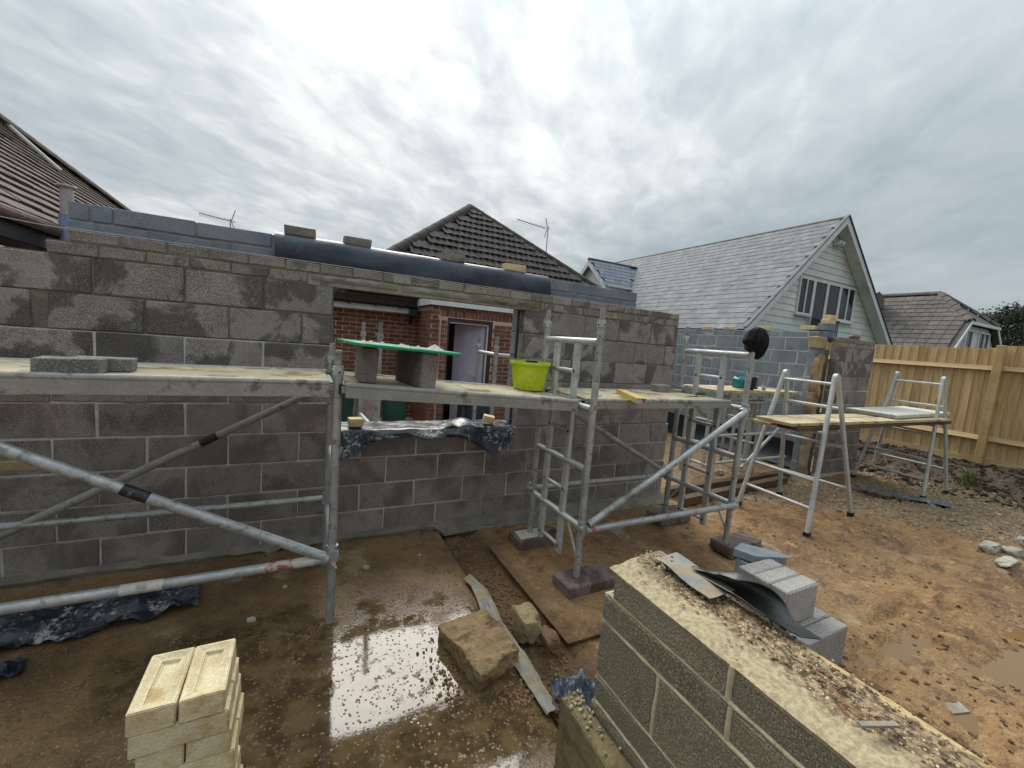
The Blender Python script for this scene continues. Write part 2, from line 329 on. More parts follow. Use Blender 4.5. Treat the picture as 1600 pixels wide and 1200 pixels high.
def woodmat(name, c1, c2, knot, axis):
    """grain drawn out along one axis, with knots"""
    s = NT(name); sc = [9,9,9]; sc[axis] = .8
    pv = s.n('ShaderNodeVectorMath', operation='ADD'); s.l(s.pos, pv.inputs[0])
    ov = s.n('ShaderNodeCombineXYZ'); k = s.mth('MULTIPLY', s.oi.outputs['Random'], 13.); s.l(k, ov.inputs[0]); s.l(k, ov.inputs[1]); s.l(k, ov.inputs[2]); s.l(ov.outputs[0], pv.inputs[1])
    gr = s.noise(2.2, 4, .6, s.map(pv.outputs[0], tuple(sc)), 1.0)
    col = s.mix(s.sm(gr,.35,.65), lin(c1), lin(c2))
    ks = [3.0,3.0,3.0]; ks[axis] = 1.5
    kn = s.sm(s.vor(1.25, s.map(pv.outputs[0], tuple(ks))), .15, .05); col = s.mix(s.mth('MULTIPLY', kn, .75), col, lin(knot))
    v = s.mth('MULTIPLY_ADD', s.oi.outputs['Random'], .36, .82); x = s.n('ShaderNodeVectorMath', operation='SCALE'); s.l(col, x.inputs[0]); s.l(v, x.inputs['Scale'])
    s.fin(x.outputs[0], .85, s.bump(gr, .3, .004)); return s.m
woodmat('fence_board', '#ad8f63', '#c6a97c', '#694c2c', 2)
woodmat('fence_rail', '#ab9067', '#c0a67e', '#7c5a30', 1)

# ------------------------------------------------------------------ mesh helpers
def basis(d):
    d = d.normalized(); a = Vector((0,0,1)) if abs(d.z) < .9 else Vector((1,0,0))
    x = d.cross(a).normalized(); return x, d.cross(x).normalized(), d
class MB:
    def __init__(s): s.v = []; s.f = []
    def add(s, vs, fs):
        o = len(s.v); s.v += [tuple(x) for x in vs]; s.f += [tuple(i+o for i in f) for f in fs]; return s
    def box(s, x0, x1, y0, y1, z0, z1):
        return s.add([(x0,y0,z0),(x1,y0,z0),(x1,y1,z0),(x0,y1,z0),(x0,y0,z1),(x1,y0,z1),(x1,y1,z1),(x0,y1,z1)],
                     [(0,3,2,1),(4,5,6,7),(0,1,5,4),(1,2,6,5),(2,3,7,6),(3,0,4,7)])
    def hexa(s, p):   # 8 corners, bottom ring then top ring
        return s.add(p, [(0,3,2,1),(4,5,6,7),(0,1,5,4),(1,2,6,5),(2,3,7,6),(3,0,4,7)])
    def bar(s, p, q, wx, wz, up=Vector((0,0,1)), bev=0):  # rectangular bar p->q
        p, q = Vector(p), Vector(q); d = (q-p).normalized(); x = d.cross(up)
        if x.length < 1e-4: x = d.cross(Vector((0,1,0)))
        x.normalize(); y = x.cross(d).normalized()
        if bev:
            a, b, c = wx/2, wz/2, bev
            pr = [(-a,-b+c),(-a+c,-b),(a-c,-b),(a,-b+c),(a,b-c),(a-c,b),(-a+c,b),(-a,b-c)]
        else: pr = [(-wx/2,-wz/2),(wx/2,-wz/2),(wx/2,wz/2),(-wx/2,wz/2)]
        n = len(pr); vs = [p+x*u+y*v for u, v in pr]+[q+x*u+y*v for u, v in pr]
        return s.add(vs, [tuple(range(n-1,-1,-1)), tuple(range(n,2*n))]+[(i,(i+1)%n,n+(i+1)%n,n+i) for i in range(n)])
    def tube(s, p, q, r, n=12, r2=None):
        p, q = Vector(p), Vector(q); x, y, d = basis(q-p); r2 = r if r2 is None else r2
        vs = [p+(x*math.cos(2*math.pi*i/n)+y*math.sin(2*math.pi*i/n))*r for i in range(n)]+[q+(x*math.cos(2*math.pi*i/n)+y*math.sin(2*math.pi*i/n))*r2 for i in range(n)]
        return s.add(vs, [tuple(range(n)), tuple(range(2*n-1,n-1,-1))]+[(i,n+i,n+(i+1)%n,(i+1)%n) for i in range(n)])
    def path(s, pts, r, n=8):
        for a, b in zip(pts, pts[1:]): s.tube(a, b, r, n)
        return s
    def lathe(s, prof, c, n=24):   # prof [(r,z)], closed ring faces
        c = Vector(c); vs = []; fs = []
        for r_, z in prof: vs += [c+Vector((r_*math.cos(2*math.pi*i/n), r_*math.sin(2*math.pi*i/n), z)) for i in range(n)]
        for k in range(len(prof)-1):
            for i in range(n): fs.append((k*n+i, k*n+(i+1)%n, (k+1)*n+(i+1)%n, (k+1)*n+i))
        return s.add(vs, fs)
    def prism(s, poly, d):         # planar polygon extruded by vector d
        n = len(poly); poly = [Vector(p) for p in poly]; d = Vector(d)
        return s.add(poly+[p+d for p in poly], [tuple(range(n)), tuple(range(2*n-1,n-1,-1))]+[(i,n+i,n+(i+1)%n,(i+1)%n) for i in range(n)])
    def sheet(s, grid, t=0.004):   # grid[i][j] of points, made into a thin solid
        ni, nj = len(grid), len(grid[0]); top = [Vector(p) for row in grid for p in row]; bot = []
        for i in range(ni):
            for j in range(nj):
                a = Vector(grid[min(i+1,ni-1)][j])-Vector(grid[max(i-1,0)][j]); b = Vector(grid[i][min(j+1,nj-1)])-Vector(grid[i][max(j-1,0)])
                n_ = a.cross(b); n_ = n_.normalized() if n_.length > 1e-9 else Vector((0,0,1)); bot.append(Vector(grid[i][j])-n_*t)
        N_ = ni*nj; fs = []
        for i in range(ni-1):
            for j in range(nj-1):
                a, b, c, d = i*nj+j, (i+1)*nj+j, (i+1)*nj+j+1, i*nj+j+1; fs += [(a,b,c,d), (N_+d,N_+c,N_+b,N_+a)]
        for i in range(ni-1): fs += [(i*nj, N_+i*nj, N_+(i+1)*nj, (i+1)*nj), ((i+1)*nj+nj-1, N_+(i+1)*nj+nj-1, N_+i*nj+nj-1, i*nj+nj-1)]
        for j in range(nj-1): fs += [(j+1, N_+j+1, N_+j, j), ((ni-1)*nj+j, N_+(ni-1)*nj+j, N_+(ni-1)*nj+j+1, (ni-1)*nj+j+1)]
        return s.add(top+bot, fs)
    def mesh(s, name, mat, smooth=False):
        me = bpy.data.meshes.new(name); me.from_pydata(s.v, [], s.f); me.update()
        bm = bmesh.new(); bm.from_mesh(me); bmesh.ops.recalc_face_normals(bm, faces=bm.faces); bm.to_mesh(me); bm.free()
        me.materials.append(MATS[mat])
        if smooth:
            for p in me.polygons: p.use_smooth = True
            try: me.set_sharp_from_angle(angle=R(40))
            except Exception: pass
        return me
    def build(s, name, mat, parent=None, smooth=False): return link(name, s.mesh(name, mat, smooth), parent)
def link(name, me, parent=None, loc=None, rot=None):
    o = bpy.data.objects.new(name, me); COL.objects.link(o)
    if loc is not None: o.location = loc
    if rot is not None: o.rotation_euler = rot
    if parent is not None:
        o.parent = parent
        if parent.type == 'EMPTY': o.matrix_parent_inverse = Matrix.Translation(-parent.location)
        else: o.matrix_parent_inverse = Matrix.Identity(4)
    return o
def tag(o, label, cat, group=None):
    o['label'] = label; o['category'] = cat
    if group: o['group'] = group
    return o
def thing(name, label, cat, loc=(0,0,0), group=None):
    o = bpy.data.objects.new(name, None); COL.objects.link(o); o.empty_display_size = .1; o.location = loc
    return tag(o, label, cat, group)
def struct(o): o['kind'] = 'structure'; return o
def stuff(o): o['kind'] = 'stuff'; return o
CACHE = {}
def cbox(lx, ly, lz, mat, b=.006, var=0, jit=.003, name='block'):
    """chamfered box mesh, cached; a few worn variants"""
    key = (round(lx,3), round(ly,3), round(lz,3), mat, b, var)
    if key in CACHE: return CACHE[key]
    rg = random.Random(hash(key[:3])+var*17); vs = []; idx = {}; fs = []
    for sx in (-1,1):
        for sy in (-1,1):
            for sz in (-1,1):
                j = [rg.uniform(-jit,jit) for _ in range(3)]; bb = b*rg.uniform(.6,1.7)
                base = [sx*lx/2, sy*ly/2, sz*lz/2]
                for ax in range(3):
                    p = [base[k]+j[k]-( (sx,sy,sz)[k]*bb if k != ax else 0) for k in range(3)]
                    idx[sx,sy,sz,ax] = len(vs); vs.append(p)
    S = (-1,1)
    for s_ in S:
        fs.append([idx[s_,a,c,0] for a, c in ((-1,-1),(1,-1),(1,1),(-1,1))]); fs.append([idx[a,s_,c,1] for a, c in ((-1,-1),(1,-1),(1,1),(-1,1))]); fs.append([idx[a,c,s_,2] for a, c in ((-1,-1),(1,-1),(1,1),(-1,1))])
    for a in S:
        for c in S:
            fs.append([idx[-1,a,c,1],idx[1,a,c,1],idx[1,a,c,2],idx[-1,a,c,2]]); fs.append([idx[a,-1,c,0],idx[a,1,c,0],idx[a,1,c,2],idx[a,-1,c,2]]); fs.append([idx[a,c,-1,0],idx[a,c,1,0],idx[a,c,1,1],idx[a,c,-1,1]])
            for e in S: fs.append([idx[a,c,e,0],idx[a,c,e,1],idx[a,c,e,2]])
    mb = MB(); mb.add(vs, fs); me = mb.mesh(name, mat); CACHE[key] = me; return me
def piece(name, root, x0, x1, y0, y1, z0, z1, mat, b=.006, rot=None, jit=.003, wob=.0015):
    me = cbox(x1-x0, y1-y0, z1-z0, mat, b, random.randrange(4), jit, name)
    o = link(name, me, root, ((x0+x1)/2+random.uniform(-wob,wob), (y0+y1)/2+random.uniform(-wob,wob)*1.5, (z0+z1)/2+random.uniform(-wob,wob)), rot or (random.uniform(-.003,.003), random.uniform(-.003,.003), random.uniform(-.004,.004)))
    return o
def fbm(x, y, s=1.0, o=3):
    v = 0; a = .5
    for _ in range(o): v += a*noise.noise(Vector((x*s, y*s, 3.7))); s *= 2.1; a *= .5
    return v
def sstep(a, b, x):
    t = max(0, min(1, (x-a)/(b-a))); return t*t*(3-2*t)
def rock(name, mat, c, r, seed, parent=None, sub=2, rough=.25, flat=1.0):
    bm = bmesh.new(); bmesh.ops.create_icosphere(bm, subdivisions=sub, radius=1)
    o = Vector((seed*3.1, seed*1.7, seed*.9))
    for v in bm.verts:
        k = 1+rough*noise.noise(v.co*1.3+o)*1.6+rough*.5*noise.noise(v.co*3+o)
        q = v.co*k; cut = lambda a, l: a if abs(a) < l else math.copysign(l+(abs(a)-l)*.25, a)
        v.co = Vector((cut(q.x,.72)*r[0], cut(q.y,.72)*r[1], max(-.75, cut(q.z,.58*flat))*r[2]+.06*r[2]*noise.noise(v.co*5+o)))
    zmin = min(v.co.z for v in bm.verts)
    for v in bm.verts: v.co += Vector((c[0],c[1],c[2]-zmin))
    me = bpy.data.meshes.new(name); bm.to_mesh(me); bm.free(); me.materials.append(MATS[mat])
    return link(name, me, parent)

# ================================================================== GROUND
PUDS = [((2.95,-2.42),.34,.10), ((3.55,-2.80),.5,.16), ((2.55,-2.80),.16,.06), ((3.3,-2.2),.4,.05)]
_rp = random.Random(33); PRINTS = []
for _ in range(70):
    px_, py_ = _rp.uniform(.9,7.5), _rp.uniform(-3.3,-.2)
    if .75 < px_ < 3.2 and py_ > -1.7: continue
    a_ = _rp.gauss(.5,.6); PRINTS.append((px_, py_, math.cos(a_), math.sin(a_), _rp.uniform(.010,.022)))
def gh(x, y):
    z = -.03
    for fx_, fy_, ca, sa, dp in PRINTS:
        if abs(x-fx_) < .26 and abs(y-fy_) < .26:
            u = ((x-fx_)*ca+(y-fy_)*sa)/.14; v = (-(x-fx_)*sa+(y-fy_)*ca)/.05; r2 = u*u+v*v
            z += dp*(-math.exp(-r2**2)+.55*math.exp(-(r2-2.0)**2*1.2))
    flat = sstep(.7,.85,x)*sstep(3.4,3.0,x)*sstep(-1.9,-1.6,y)*sstep(.3,.0,y)
    k = 1-.8*flat
    z += k*(.040*fbm(x,y,.8)+.055*fbm(x+9,y,3.2)+.042*fbm(x,y+4,9.0,3))
    z += k*.016*math.sin((x*.62+y*1.0)*9+2*fbm(x,y,.7))*sstep(1.4,2.2,x)*sstep(7.5,6,x)*sstep(-.3,-1.0,y)
    if x < .47 and y < .02: z = -.09
    z -= .035*sstep(.42,.5,x)*sstep(.86,.76,x)*sstep(-2.4,-2.2,y)*sstep(.05,-.05,y)
    z += .05*sstep(4.6,5.4,x+.5*y+.9)*sstep(-.9,-1.3,y)
    z += .05*math.exp(-((x-5.4)**2/.6+(y+2.2)**2/.12))
    z += (.34+.10*fbm(x,y,2.0))*sstep(7.95,9.0,x+.25*fbm(x,y,1.1))
    for (cx, cy), rx, ry in PUDS: z -= .055*math.exp(-(((x-cx)/rx)**2+((y-cy)/ry)**2))
    if y > .15: z += .05*fbm(x+3,y,2.5)*sstep(.15,.5,y)
    return z
def axis(lo, hi, st, far):
    a = []; v = lo; s_ = st
    left = []
    while v > -far: s_ *= 1.45; v -= s_; left.append(v)
    a = left[::-1]; v = lo
    while v < hi: a.append(v); v += st
    s_ = st; a.append(hi); v = hi
    while v < far: s_ *= 1.45; v += s_; a.append(v)
    return a
gx = axis(.3, 9.5, .028, 500); gy = axis(-3.4, .7, .025, 500)
vs = [(x, y, gh(x,y) if (abs(x) < 14 and abs(y) < 14) else (.3 if x > 9 else -.03)) for x in gx for y in gy]
ny = len(gy); fs = [(i*ny+j, (i+1)*ny+j, (i+1)*ny+j+1, i*ny+j+1) for i in range(len(gx)-1) for j in range(ny-1)]
mb = MB(); mb.add(vs, fs); struct(mb.build('ground', 'mud', smooth=True))
# concrete slab under the scaffold on the left
def slab_edge(y): return .47+.035*fbm(3,y,2.5)+.012*fbm(1,y,9)
g = []
ys = [(-4.6+4.595*i/150) for i in range(151)]
xs_ = [-6+5.2*i/10 for i in range(10)]+[-.8+.05*i for i in range(26)]
for y in ys:
    e = slab_edge(y); row = []
    for x in xs_:
        xx = min(x, e) if x < .44 else e
        row.append((xx, y, .004*fbm(xx,y,1.2)-(0.02*sstep(e-.05,e,xx))))
    g.append(row)
mb = MB(); mb.sheet(g, -.10); struct(mb.build('concrete_slab', 'wet_concrete', smooth=True))
# water lying in the ruts
s = NT('puddle_water'); s.fin(lin('#7a5f3a'), .03, s.bump(s.noise(20,2), .04, .01), spec=.5)
for i, ((cx, cy), rx, ry) in enumerate(PUDS[:3]):
    zc = gh(cx,cy)+.018; n = 40; pts = []
    for k in range(n):
        a = 2*math.pi*k/n; r_ = 1+.25*math.sin(3*a+i)+.12*math.sin(7*a); pts.append((cx+rx*1.35*r_*math.cos(a), cy+ry*1.35*r_*math.sin(a), zc))
    mb = MB(); mb.add(pts, [tuple(range(n))]); struct(mb.build('puddle', 'puddle_water'))

# ================================================================== MAIN WALL (outer leaf of dense blocks)
wall = thing('block_wall', 'long grey block wall with a window opening and two brick courses on top', 'wall', (0,0,0))
CO = .225; J = .010
XL, XR = -3.6, 3.2; OL, OR = -.455, 1.195
def mortar(root, x0, x1, y0, y1, z0, z1, mat, name='mortar'): return MB().box(x0,x1,y0,y1,z0,z1).build(name, mat, root)
def course(root, x0, x1, perps, z0, h, y0, y1, mat, name='block', b=.005, skip=None, bj=J, jit=.003):
    cut = [x0-bj/2]+[p for p in perps if x0+.03 < p < x1-.03]+[x1+bj/2]
    for a, c_ in zip(cut, cut[1:]):
        if skip and skip(a, c_): continue
        piece(name, root, round(a+bj/2,3), round(c_-bj/2,3), y0, y1, z0, z0+h, mat, b, jit=jit)
def perps_for(k, left=True):
    off = 0 if k % 2 == 0 else .244
    return [off+.45*n+(0 if (k < 4 or left) else .09) for n in range(-9, 9)]
for k in range(9):
    z0 = k*CO+J; low = k < 4
    mt = 'dense_block_low' if k < 6 else 'dense_block'
    if low: course(wall, XL, XR+.03, perps_for(k), z0, .215, 0, .1, mt)
    else:
        sk = (lambda a, c_: c_ < -2.0 and k == 7) if k == 7 else None
        course(wall, XL, OL, perps_for(k), z0, .215, 0, .1, mt, skip=sk)
        course(wall, OR, XR, perps_for(k, False), z0, .215, 0, .1, mt)
# the odd one out at the left: a pale block with a cut piece beside it, a couple of yellow bricks
piece('block', wall, -2.21, -2.075, 0, .1, 7*CO+J, 8*CO, 'dense_block')
o = piece('block', wall, -2.66, -2.225, -.012, .09, 7*CO+J, 8*CO-.02, 'aircrete', b=.02)
o = piece('block', wall, -3.5, -2.68, 0, .1, 7*CO+J, 8*CO, 'dense_block')
for z_ in (.70, 1.16): piece('brick', wall, -2.32, -2.06, -.003, .09, z_+J, z_+.075, 'yellow_brick')
e5 = .007
mortar(wall, XL, XR+.03, e5, .094, -.03, .9, 'mortar_pale')
mortar(wall, XL+.002, OL-.002, e5, .093, .9, 7*CO+.004, 'mortar_pale')
mortar(wall, XL+.003, OL-.003, e5+.004, .092, 7*CO+.004, 2.03, 'mortar_dark')
mortar(wall, OR+.002, XR-.002, e5, .093, .9, 8*CO, 'mortar_grey')
mortar(wall, OR+.003, XR-.003, e5+.002, .092, 8*CO, 2.03, 'mortar_dark')
# brick courses and lintel
bp = [i*.225 for i in range(-20, 20)]; bp2 = [p+.112 for p in bp]
course(wall, -2.0, -.62, [p+.03 for p in bp], 2.035, .064, 0, .1, 'grey_brick', 'brick', .004)
course(wall, 1.36, XR, [p+.05 for p in bp], 2.035, .064, 0, .1, 'grey_brick', 'brick', .004)
course(wall, -1.9, XR, [p+.02 for p in bp2], 2.11, .064, 0, .1, 'grey_brick', 'brick', .004)
mortar(wall, -1.995, XR-.004, .006, .095, 2.028, 2.106, 'mortar_dark'); mortar(wall, -1.895, XR-.004, .0055, .0945, 2.106, 2.17, 'mortar_dark')
MB().box(-.62, 1.34, -.004, .1, 2.022, 2.094).build('lintel', 'lintel', wall)
# mortar snots squeezed out over the lintel
def lump_strip(x0, x1, z0, z1, y, mat, name, n=26, amp=.012, seed=0):
    g_ = []
    for i in range(n+1):
        x = x0+(x1-x0)*i/n; row = []
        for j in range(6):
            t = j/5; z = z0+(z1-z0)*t+.008*noise.noise(Vector((x*7,t*2,seed))); edge = math.sin(math.pi*t)*min(1,4*i/n,4*(n-i)/n)
            row.append((x, y-amp*edge*(.6+noise.noise(Vector((x*11,t*3,seed+2)))), z))
        g_.append(row)
    mb_ = MB(); mb_.sheet(g_, -.006); return mb_.build(name, mat, wall, True)
lump_strip(-.60, .03, 2.058, 2.098, -.006, 'mortar_grey', 'mortar_bed', seed=1)
lump_strip(.06, .62, 2.052, 2.096, -.006, 'mortar_grey', 'mortar_bed', seed=4)
lump_strip(.66, 1.34, 2.040, 2.104, -.006, 'mortar_dark', 'mortar_bed', 40, .022, seed=8)
# cavity insulation closing the reveals, footing under the wall
MB().box(OR+.035, OR+.2, .102, .198, .9, 2.03).build('cavity_closer', 'cavity_dark', wall)
MB().box(XR-.2, XR-.03, .102, .198, .02, 2.15).build('cavity_closer', 'cavity_dark', wall)
g_ = []
for i in range(90):
    x = -3+6.25*i/89; row = []
    for j in range(6):
        t = j/5; row.append((x, .02-.13*t*(1 if x > .48 else .45)*(1+.5*fbm(x,t,5)), (.05 if x > .48 else .03)*(1-t)**1.4-.004+.03*fbm(x,t*2,6)*(1-t)*t*3-(.05*t if x > .48 else 0)))
    g_.append(row)
MB().sheet(g_, .03).build('mortar_droppings', 'mortar_dark', wall, True)

# ================================================================== INNER LEAF (blue-grey aircrete) and the black membrane over it
inner = thing('inner_block_wall', 'blue-grey aerated block wall standing just behind and above the long block wall', 'wall', (0,.25,0))
IL, IR = -1.98, 2.72
def icourse(x0, x1, off, z0, h, mat='aircrete_wet'): course(inner, x0, x1, [off+.45*n for n in range(-9,9)], z0, h, .2, .3, mat, b=.004, jit=.002)
for k in range(9):
    z0 = k*CO+.02; off = .1 if k % 2 else .32
    if k < 4: icourse(IL, IR+.4, off, z0, .215, 'aircrete')
    else: icourse(IL, OL+.02, off, z0, .215, 'aircrete'); icourse(OR+.02, IR+.4, off, z0, .215, 'aircrete')
icourse(IL, OL-.12, .22, 2.045, .215); icourse(OR+.12, IR, .22, 2.045, .215)
cut = [IL, -1.87, -1.76, -1.325, -.86, -.41, .04, .49, .94, 1.39, 1.84, 2.24, 2.34, IR]
for a, c_ in zip(cut, cut[1:]): piece('block', inner, round(a+.006,3), round(c_-.006,3), .2, .3, 2.272, 2.373, 'aircrete_wet', .004)
mortar(inner, IL+.01, IR+.39, .206, .294, 0, .9, 'mortar_grey'); mortar(inner, IL+.01, OL+.01, .207, .293, .9, 2.04, 'mortar_grey')
mortar(inner, OR+.03, IR+.39, .207, .293, .9, 2.04, 'mortar_grey'); mortar(inner, IL+.012, OL-.11, .2065, .2935, 2.04, 2.265, 'mortar_grey'); mortar(inner, OR+.11, IR-.012, .2065, .2935, 2.04, 2.265, 'mortar_grey'); mortar(inner, IL+.013, IR-.013, .207, .293, 2.265, 2.365, 'mortar_grey')
MB().box(OL-.115, OR+.115, .198, .302, 2.115, 2.264).build('lintel', 'lintel', inner)
# membrane: draped over the top of the inner leaf, hanging in front
x0, x1 = -.845, 1.52; g_ = []
for i in range(97):
    x = x0+(x1-x0)*i/96; wv = .006*math.sin(x*5)+.010*fbm(x,0,2.2); row = []
    for j, (y, z) in enumerate([(.40,2.20),(.36,2.30),(.318,2.368),(.29,2.388),(.25,2.394),(.205,2.390),(.168,2.372),(.143,2.340),(.130,2.300),(.124,2.255),(.126,2.215),(.135,2.182)]):
        k_ = max(0,j-5)/6; row.append((x, y-k_*(.012+.030*abs(fbm(x*1.0,j*.35,2.6))+wv)-.004*math.sin(9*x+j), z+.006*fbm(x,j*.3,3)*(1 if j < 3 or j > 6 else .3)))
    g_.append(row)
MB().sheet(g_, .003).build('plastic_membrane', 'dpm_black', None, True)
tag(bpy.data.objects['plastic_membrane'], 'black plastic membrane draped along the top of the inner block wall', 'plastic sheet')
for i, (xa, xb, wd) in enumerate([(-.79,-.575,'leftmost of the four'),(-.375,-.165,'second from the left of the four'),(.43,.645,'third from the left of the four'),(1.06,1.275,'rightmost of the four')]):
    zt = 2.392
    o = piece('brick', None, xa, xb, .2, .3, zt, zt+.065, 'grey_brick' if i < 3 else 'cream_brick', .004, (0,0,random.uniform(-.05,.05)))
    tag(o, 'single %s brick holding down the black membrane, %s' % ('grey' if i < 3 else 'pale buff', wd), 'brick', 'bricks weighing down the membrane')
tag(MB().path([W(0,338,-.02), W(55,349,-.02), W(103,357,-.02), Vector((-1.9,-.012,2.181)), Vector((.6,-.012,2.179)), Vector((3.2,-.012,2.181))], .0022, 6).build('string_line', 'white_label'), "thin pale builder's string line stretched along the top brick course", 'string')

# ================================================================== RIGHT PIER and side wall
PX0, PX1 = 6.62, 7.72
pier = thing('block_pier', 'short grey block pier with two brick courses on top beside the timber fence', 'wall', (7.2,0,0))
for k in range(9):
    offs = [PX0+(.22 if k % 2 else .44), PX0+(.66 if k % 2 else .88)]
    if k == 6: offs = [PX0+.30, PX0+.73, PX0+.83]
    course(pier, PX0, PX1, offs, k*CO+J, .215, 0, .1, 'dense_block' if k > 6 else 'dense_block_low')
for r_, of in ((0,.05),(1,.16)): course(pier, PX0, PX1, [PX0+of+.225*n for n in range(6)], 2.035+.072*r_, .062, 0, .1, 'grey_brick', 'brick', .004)
mortar(pier, PX0+.003, PX1-.003, .006, .094, -.05, 1.5, 'mortar_pale'); mortar(pier, PX0+.004, PX1-.004, .0065, .0945, 1.5, 2.165, 'mortar_dark')
for z0, z1 in ((.05,.46),(.48,.93),(.95,1.30),(1.31,1.80)):
    g_ = []
    for i in range(14):
        z = z0+(z1-z0)*i/13; g_.append([(PX0-.13-.02*fbm(z,j,4)+(.05 if i in (0,13) else 0), .102+.096*j/5, z) for j in range(6)])
    MB().sheet(g_, -.12).build('cavity_closer', 'foam_board' if z0 > .9 else 'mortar_sand', pier, True)
side = thing('side_block_wall', 'blue-grey aerated block side wall seen through the wide opening', 'wall', (6.85,1.8,0))
SX = 6.8
def ycourse(root, y0, y1, perps, z0, h, x0, x1, mat):
    cut = [y0-.005]+[p for p in perps if y0+.04 < p < y1-.04]+[y1+.005]
    for a, c_ in zip(cut, cut[1:]):
        me = cbox(round(c_-a-J,3), x1-x0, h, mat, .004, random.randrange(4), .002, 'block')
        link('block', me, root, ((x0+x1)/2+random.uniform(-.0015,.0015), (a+c_)/2, z0+h/2), (0,0,math.pi/2))
for k in range(10):
    z0 = 2.155-.225*(k+1)+J
    ycourse(side, .31, 3.9, [.45*n+(.2 if k % 2 else .0)+.02*(k % 3) for n in range(12)], z0, .215, SX, SX+.1, 'aircrete')
ycourse(side, .31, 3.9, [.45*n+.1 for n in range(12)], 2.165, .1, SX, SX+.1, 'aircrete')
MB().box(SX+.002, SX+.094, .313, 3.88, -.1, 2.262).build('mortar', 'mortar_white', side)
# return of the inner leaf towards the opening (grey-blue jamb)
for k in range(9): piece('block', side, 6.40, 6.80, .2, .3, k*CO-.05+J, k*CO+.165+J, 'aircrete', .004)
piece('block', side, 6.62, 6.84, .2, .3, 2.165, 2.268, 'aircrete_wet', .004); 
MB().box(6.405, 6.8, .206, .294, -.05, 1.98).build('mortar', 'mortar_pale', side)
o = piece('block', side, 6.36, 6.62, .16, .3, 1.98, 2.16, 'yellow_brick', .012); o['label'] = 'rough buff padstone'
for i, px in enumerate((1105,1140,1195)):
    P = XP(px, 512, SX+.03); d_ = 'farthest' if i == 0 else ('middle' if i == 1 else 'nearest')
    tag(piece('brick', None, SX+.0, SX+.1, P.y-.11, P.y+.11, 2.272, 2.335, 'cream_brick', .004), 'pale buff brick lying on the side block wall, %s of three' % d_, 'brick', 'bricks lying on the side block wall')
tag(piece('block', None, 6.60, 6.82, .18, .32, 2.275, 2.375, 'aircrete_wet', .005), 'small dark grey block standing on the corner of the side wall', 'block')
tag(piece('brick', None, 6.62, 6.83, .19, .30, 2.382, 2.445, 'cream_brick', .004), 'lower yellow brick stacked on the corner block of the side wall', 'brick')
tag(piece('brick', None, 6.66, 6.87, .19, .30, 2.450, 2.513, 'cream_brick', .004), 'upper yellow brick stacked on the corner block of the side wall', 'brick')
tag(piece('brick', None, 6.55, 6.59+.1, .34, .55, 2.273, 2.335, 'cream_brick', .004), 'yellow brick lying against the corner block of the side wall', 'brick')
tag(rock('mortar_lump', 'mortar_dark', (7.15,.06,2.17), (.16,.06,.05), 5), 'dark lump of mortar lying on top of the short pier', 'mortar')
# membrane at the foot of the side wall
g_ = []
for i in range(40):
    y = .35+3.5*i/39; g_.append([(SX-.012-.02*abs(fbm(y,j,3))-.13*(1-j/7)**3, y, -.02+.42*j/7+.03*fbm(y,2,1.5)) for j in range(8)])
tag(MB().sheet(g_, .004).build('wall_membrane', 'dpm_inside', None, True), 'black membrane along the foot of the side block wall', 'plastic sheet')

# ================================================================== BUNGALOW (red brick, hipped tiled roof)
bung = thing('bungalow', 'red brick bungalow with a dark hipped tile roof behind the window opening', 'house', (3,5,0))
YA, YB, XB = 4.4, 3.3, 1.22
LOOSE = {}
def bricks(root, kind, u0, u1, fixed, zlo, zhi, skip=None, sgn=1):
    """stretcher bond; kind 'x' runs along X on plane Y=fixed (facing -Y), 'y' runs along Y on plane X=fixed (facing -X)"""
    stash = MB(); n = 0
    for r_ in range(int((zhi-zlo)/.075)):
        z0 = zlo+r_*.075; off = .1125*(r_ % 2)
        us = [u0]+[q for q in [u0+off+.225*i for i in range(40)] if u0+.05 < q < u1-.05]+[u1]
        for a, c_ in zip(us, us[1:]):
            if c_-a < .03: continue
            segs = skip(a, c_, z0) if skip else [(a, c_)]
            for a2, c2 in segs:
                if c2-a2 < .03: continue
                if z0 > .85:
                    ln = round(c2-a2-.01,2); me = cbox(ln, .1, .065, 'red_brick', .003, random.randrange(3), .0015, 'brick')
                    loc = ((a2+c2)/2, fixed+.05, z0+.0375) if kind == 'x' else (fixed+.05, (a2+c2)/2, z0+.0375)
                    link('brick', me, root, loc, (0,0,0 if kind == 'x' else math.pi/2))
                else:
                    if kind == 'x': stash.box(a2+.005,c2-.005,fixed,fixed+.1,z0+.005,z0+.07)
                    else: stash.box(fixed,fixed+.1,a2+.005,c2-.005,z0+.005,z0+.07)
    if stash.v: stuff(stash.build('lower_bricks', 'red_brick', root))
DX0, DX1, DZ = 1.49, 2.32, 2.02
wa = MB().box(-.40, 1.3, YA+.006, YA+.094, -.1, 2.10).build('wall', 'mortar_red', bung); bricks(wa, 'x', -.40, XB+.02, YA, .10, 2.09)
we = MB().box(-2.4, -.401, YA+.006, YA+.094, -.1, 2.10).build('wall', 'mortar_red', bung); st = MB()
for r_ in range(26):
    for k in range(9):
        x = -2.4+.225*k+(.11 if r_ % 2 else 0); st.box(x+.005, min(x+.22,-.405), YA, YA+.09, .10+.075*r_+.005, .10+.075*r_+.07)
stuff(st.build('side_bricks', 'red_brick', we)); MB().box(-2.4, -.46, YA-.22, YA+2.5, 2.10, 2.26).build('flat_roof', 'cavity_dark', bung)
wb = MB().box(XB+.006, XB+.094, YB+.1, YA+.1, -.1, 2.20).build('wall', 'mortar_red', bung); bricks(wb, 'y', YB+.1, YA+.02, XB, .10, 2.19)
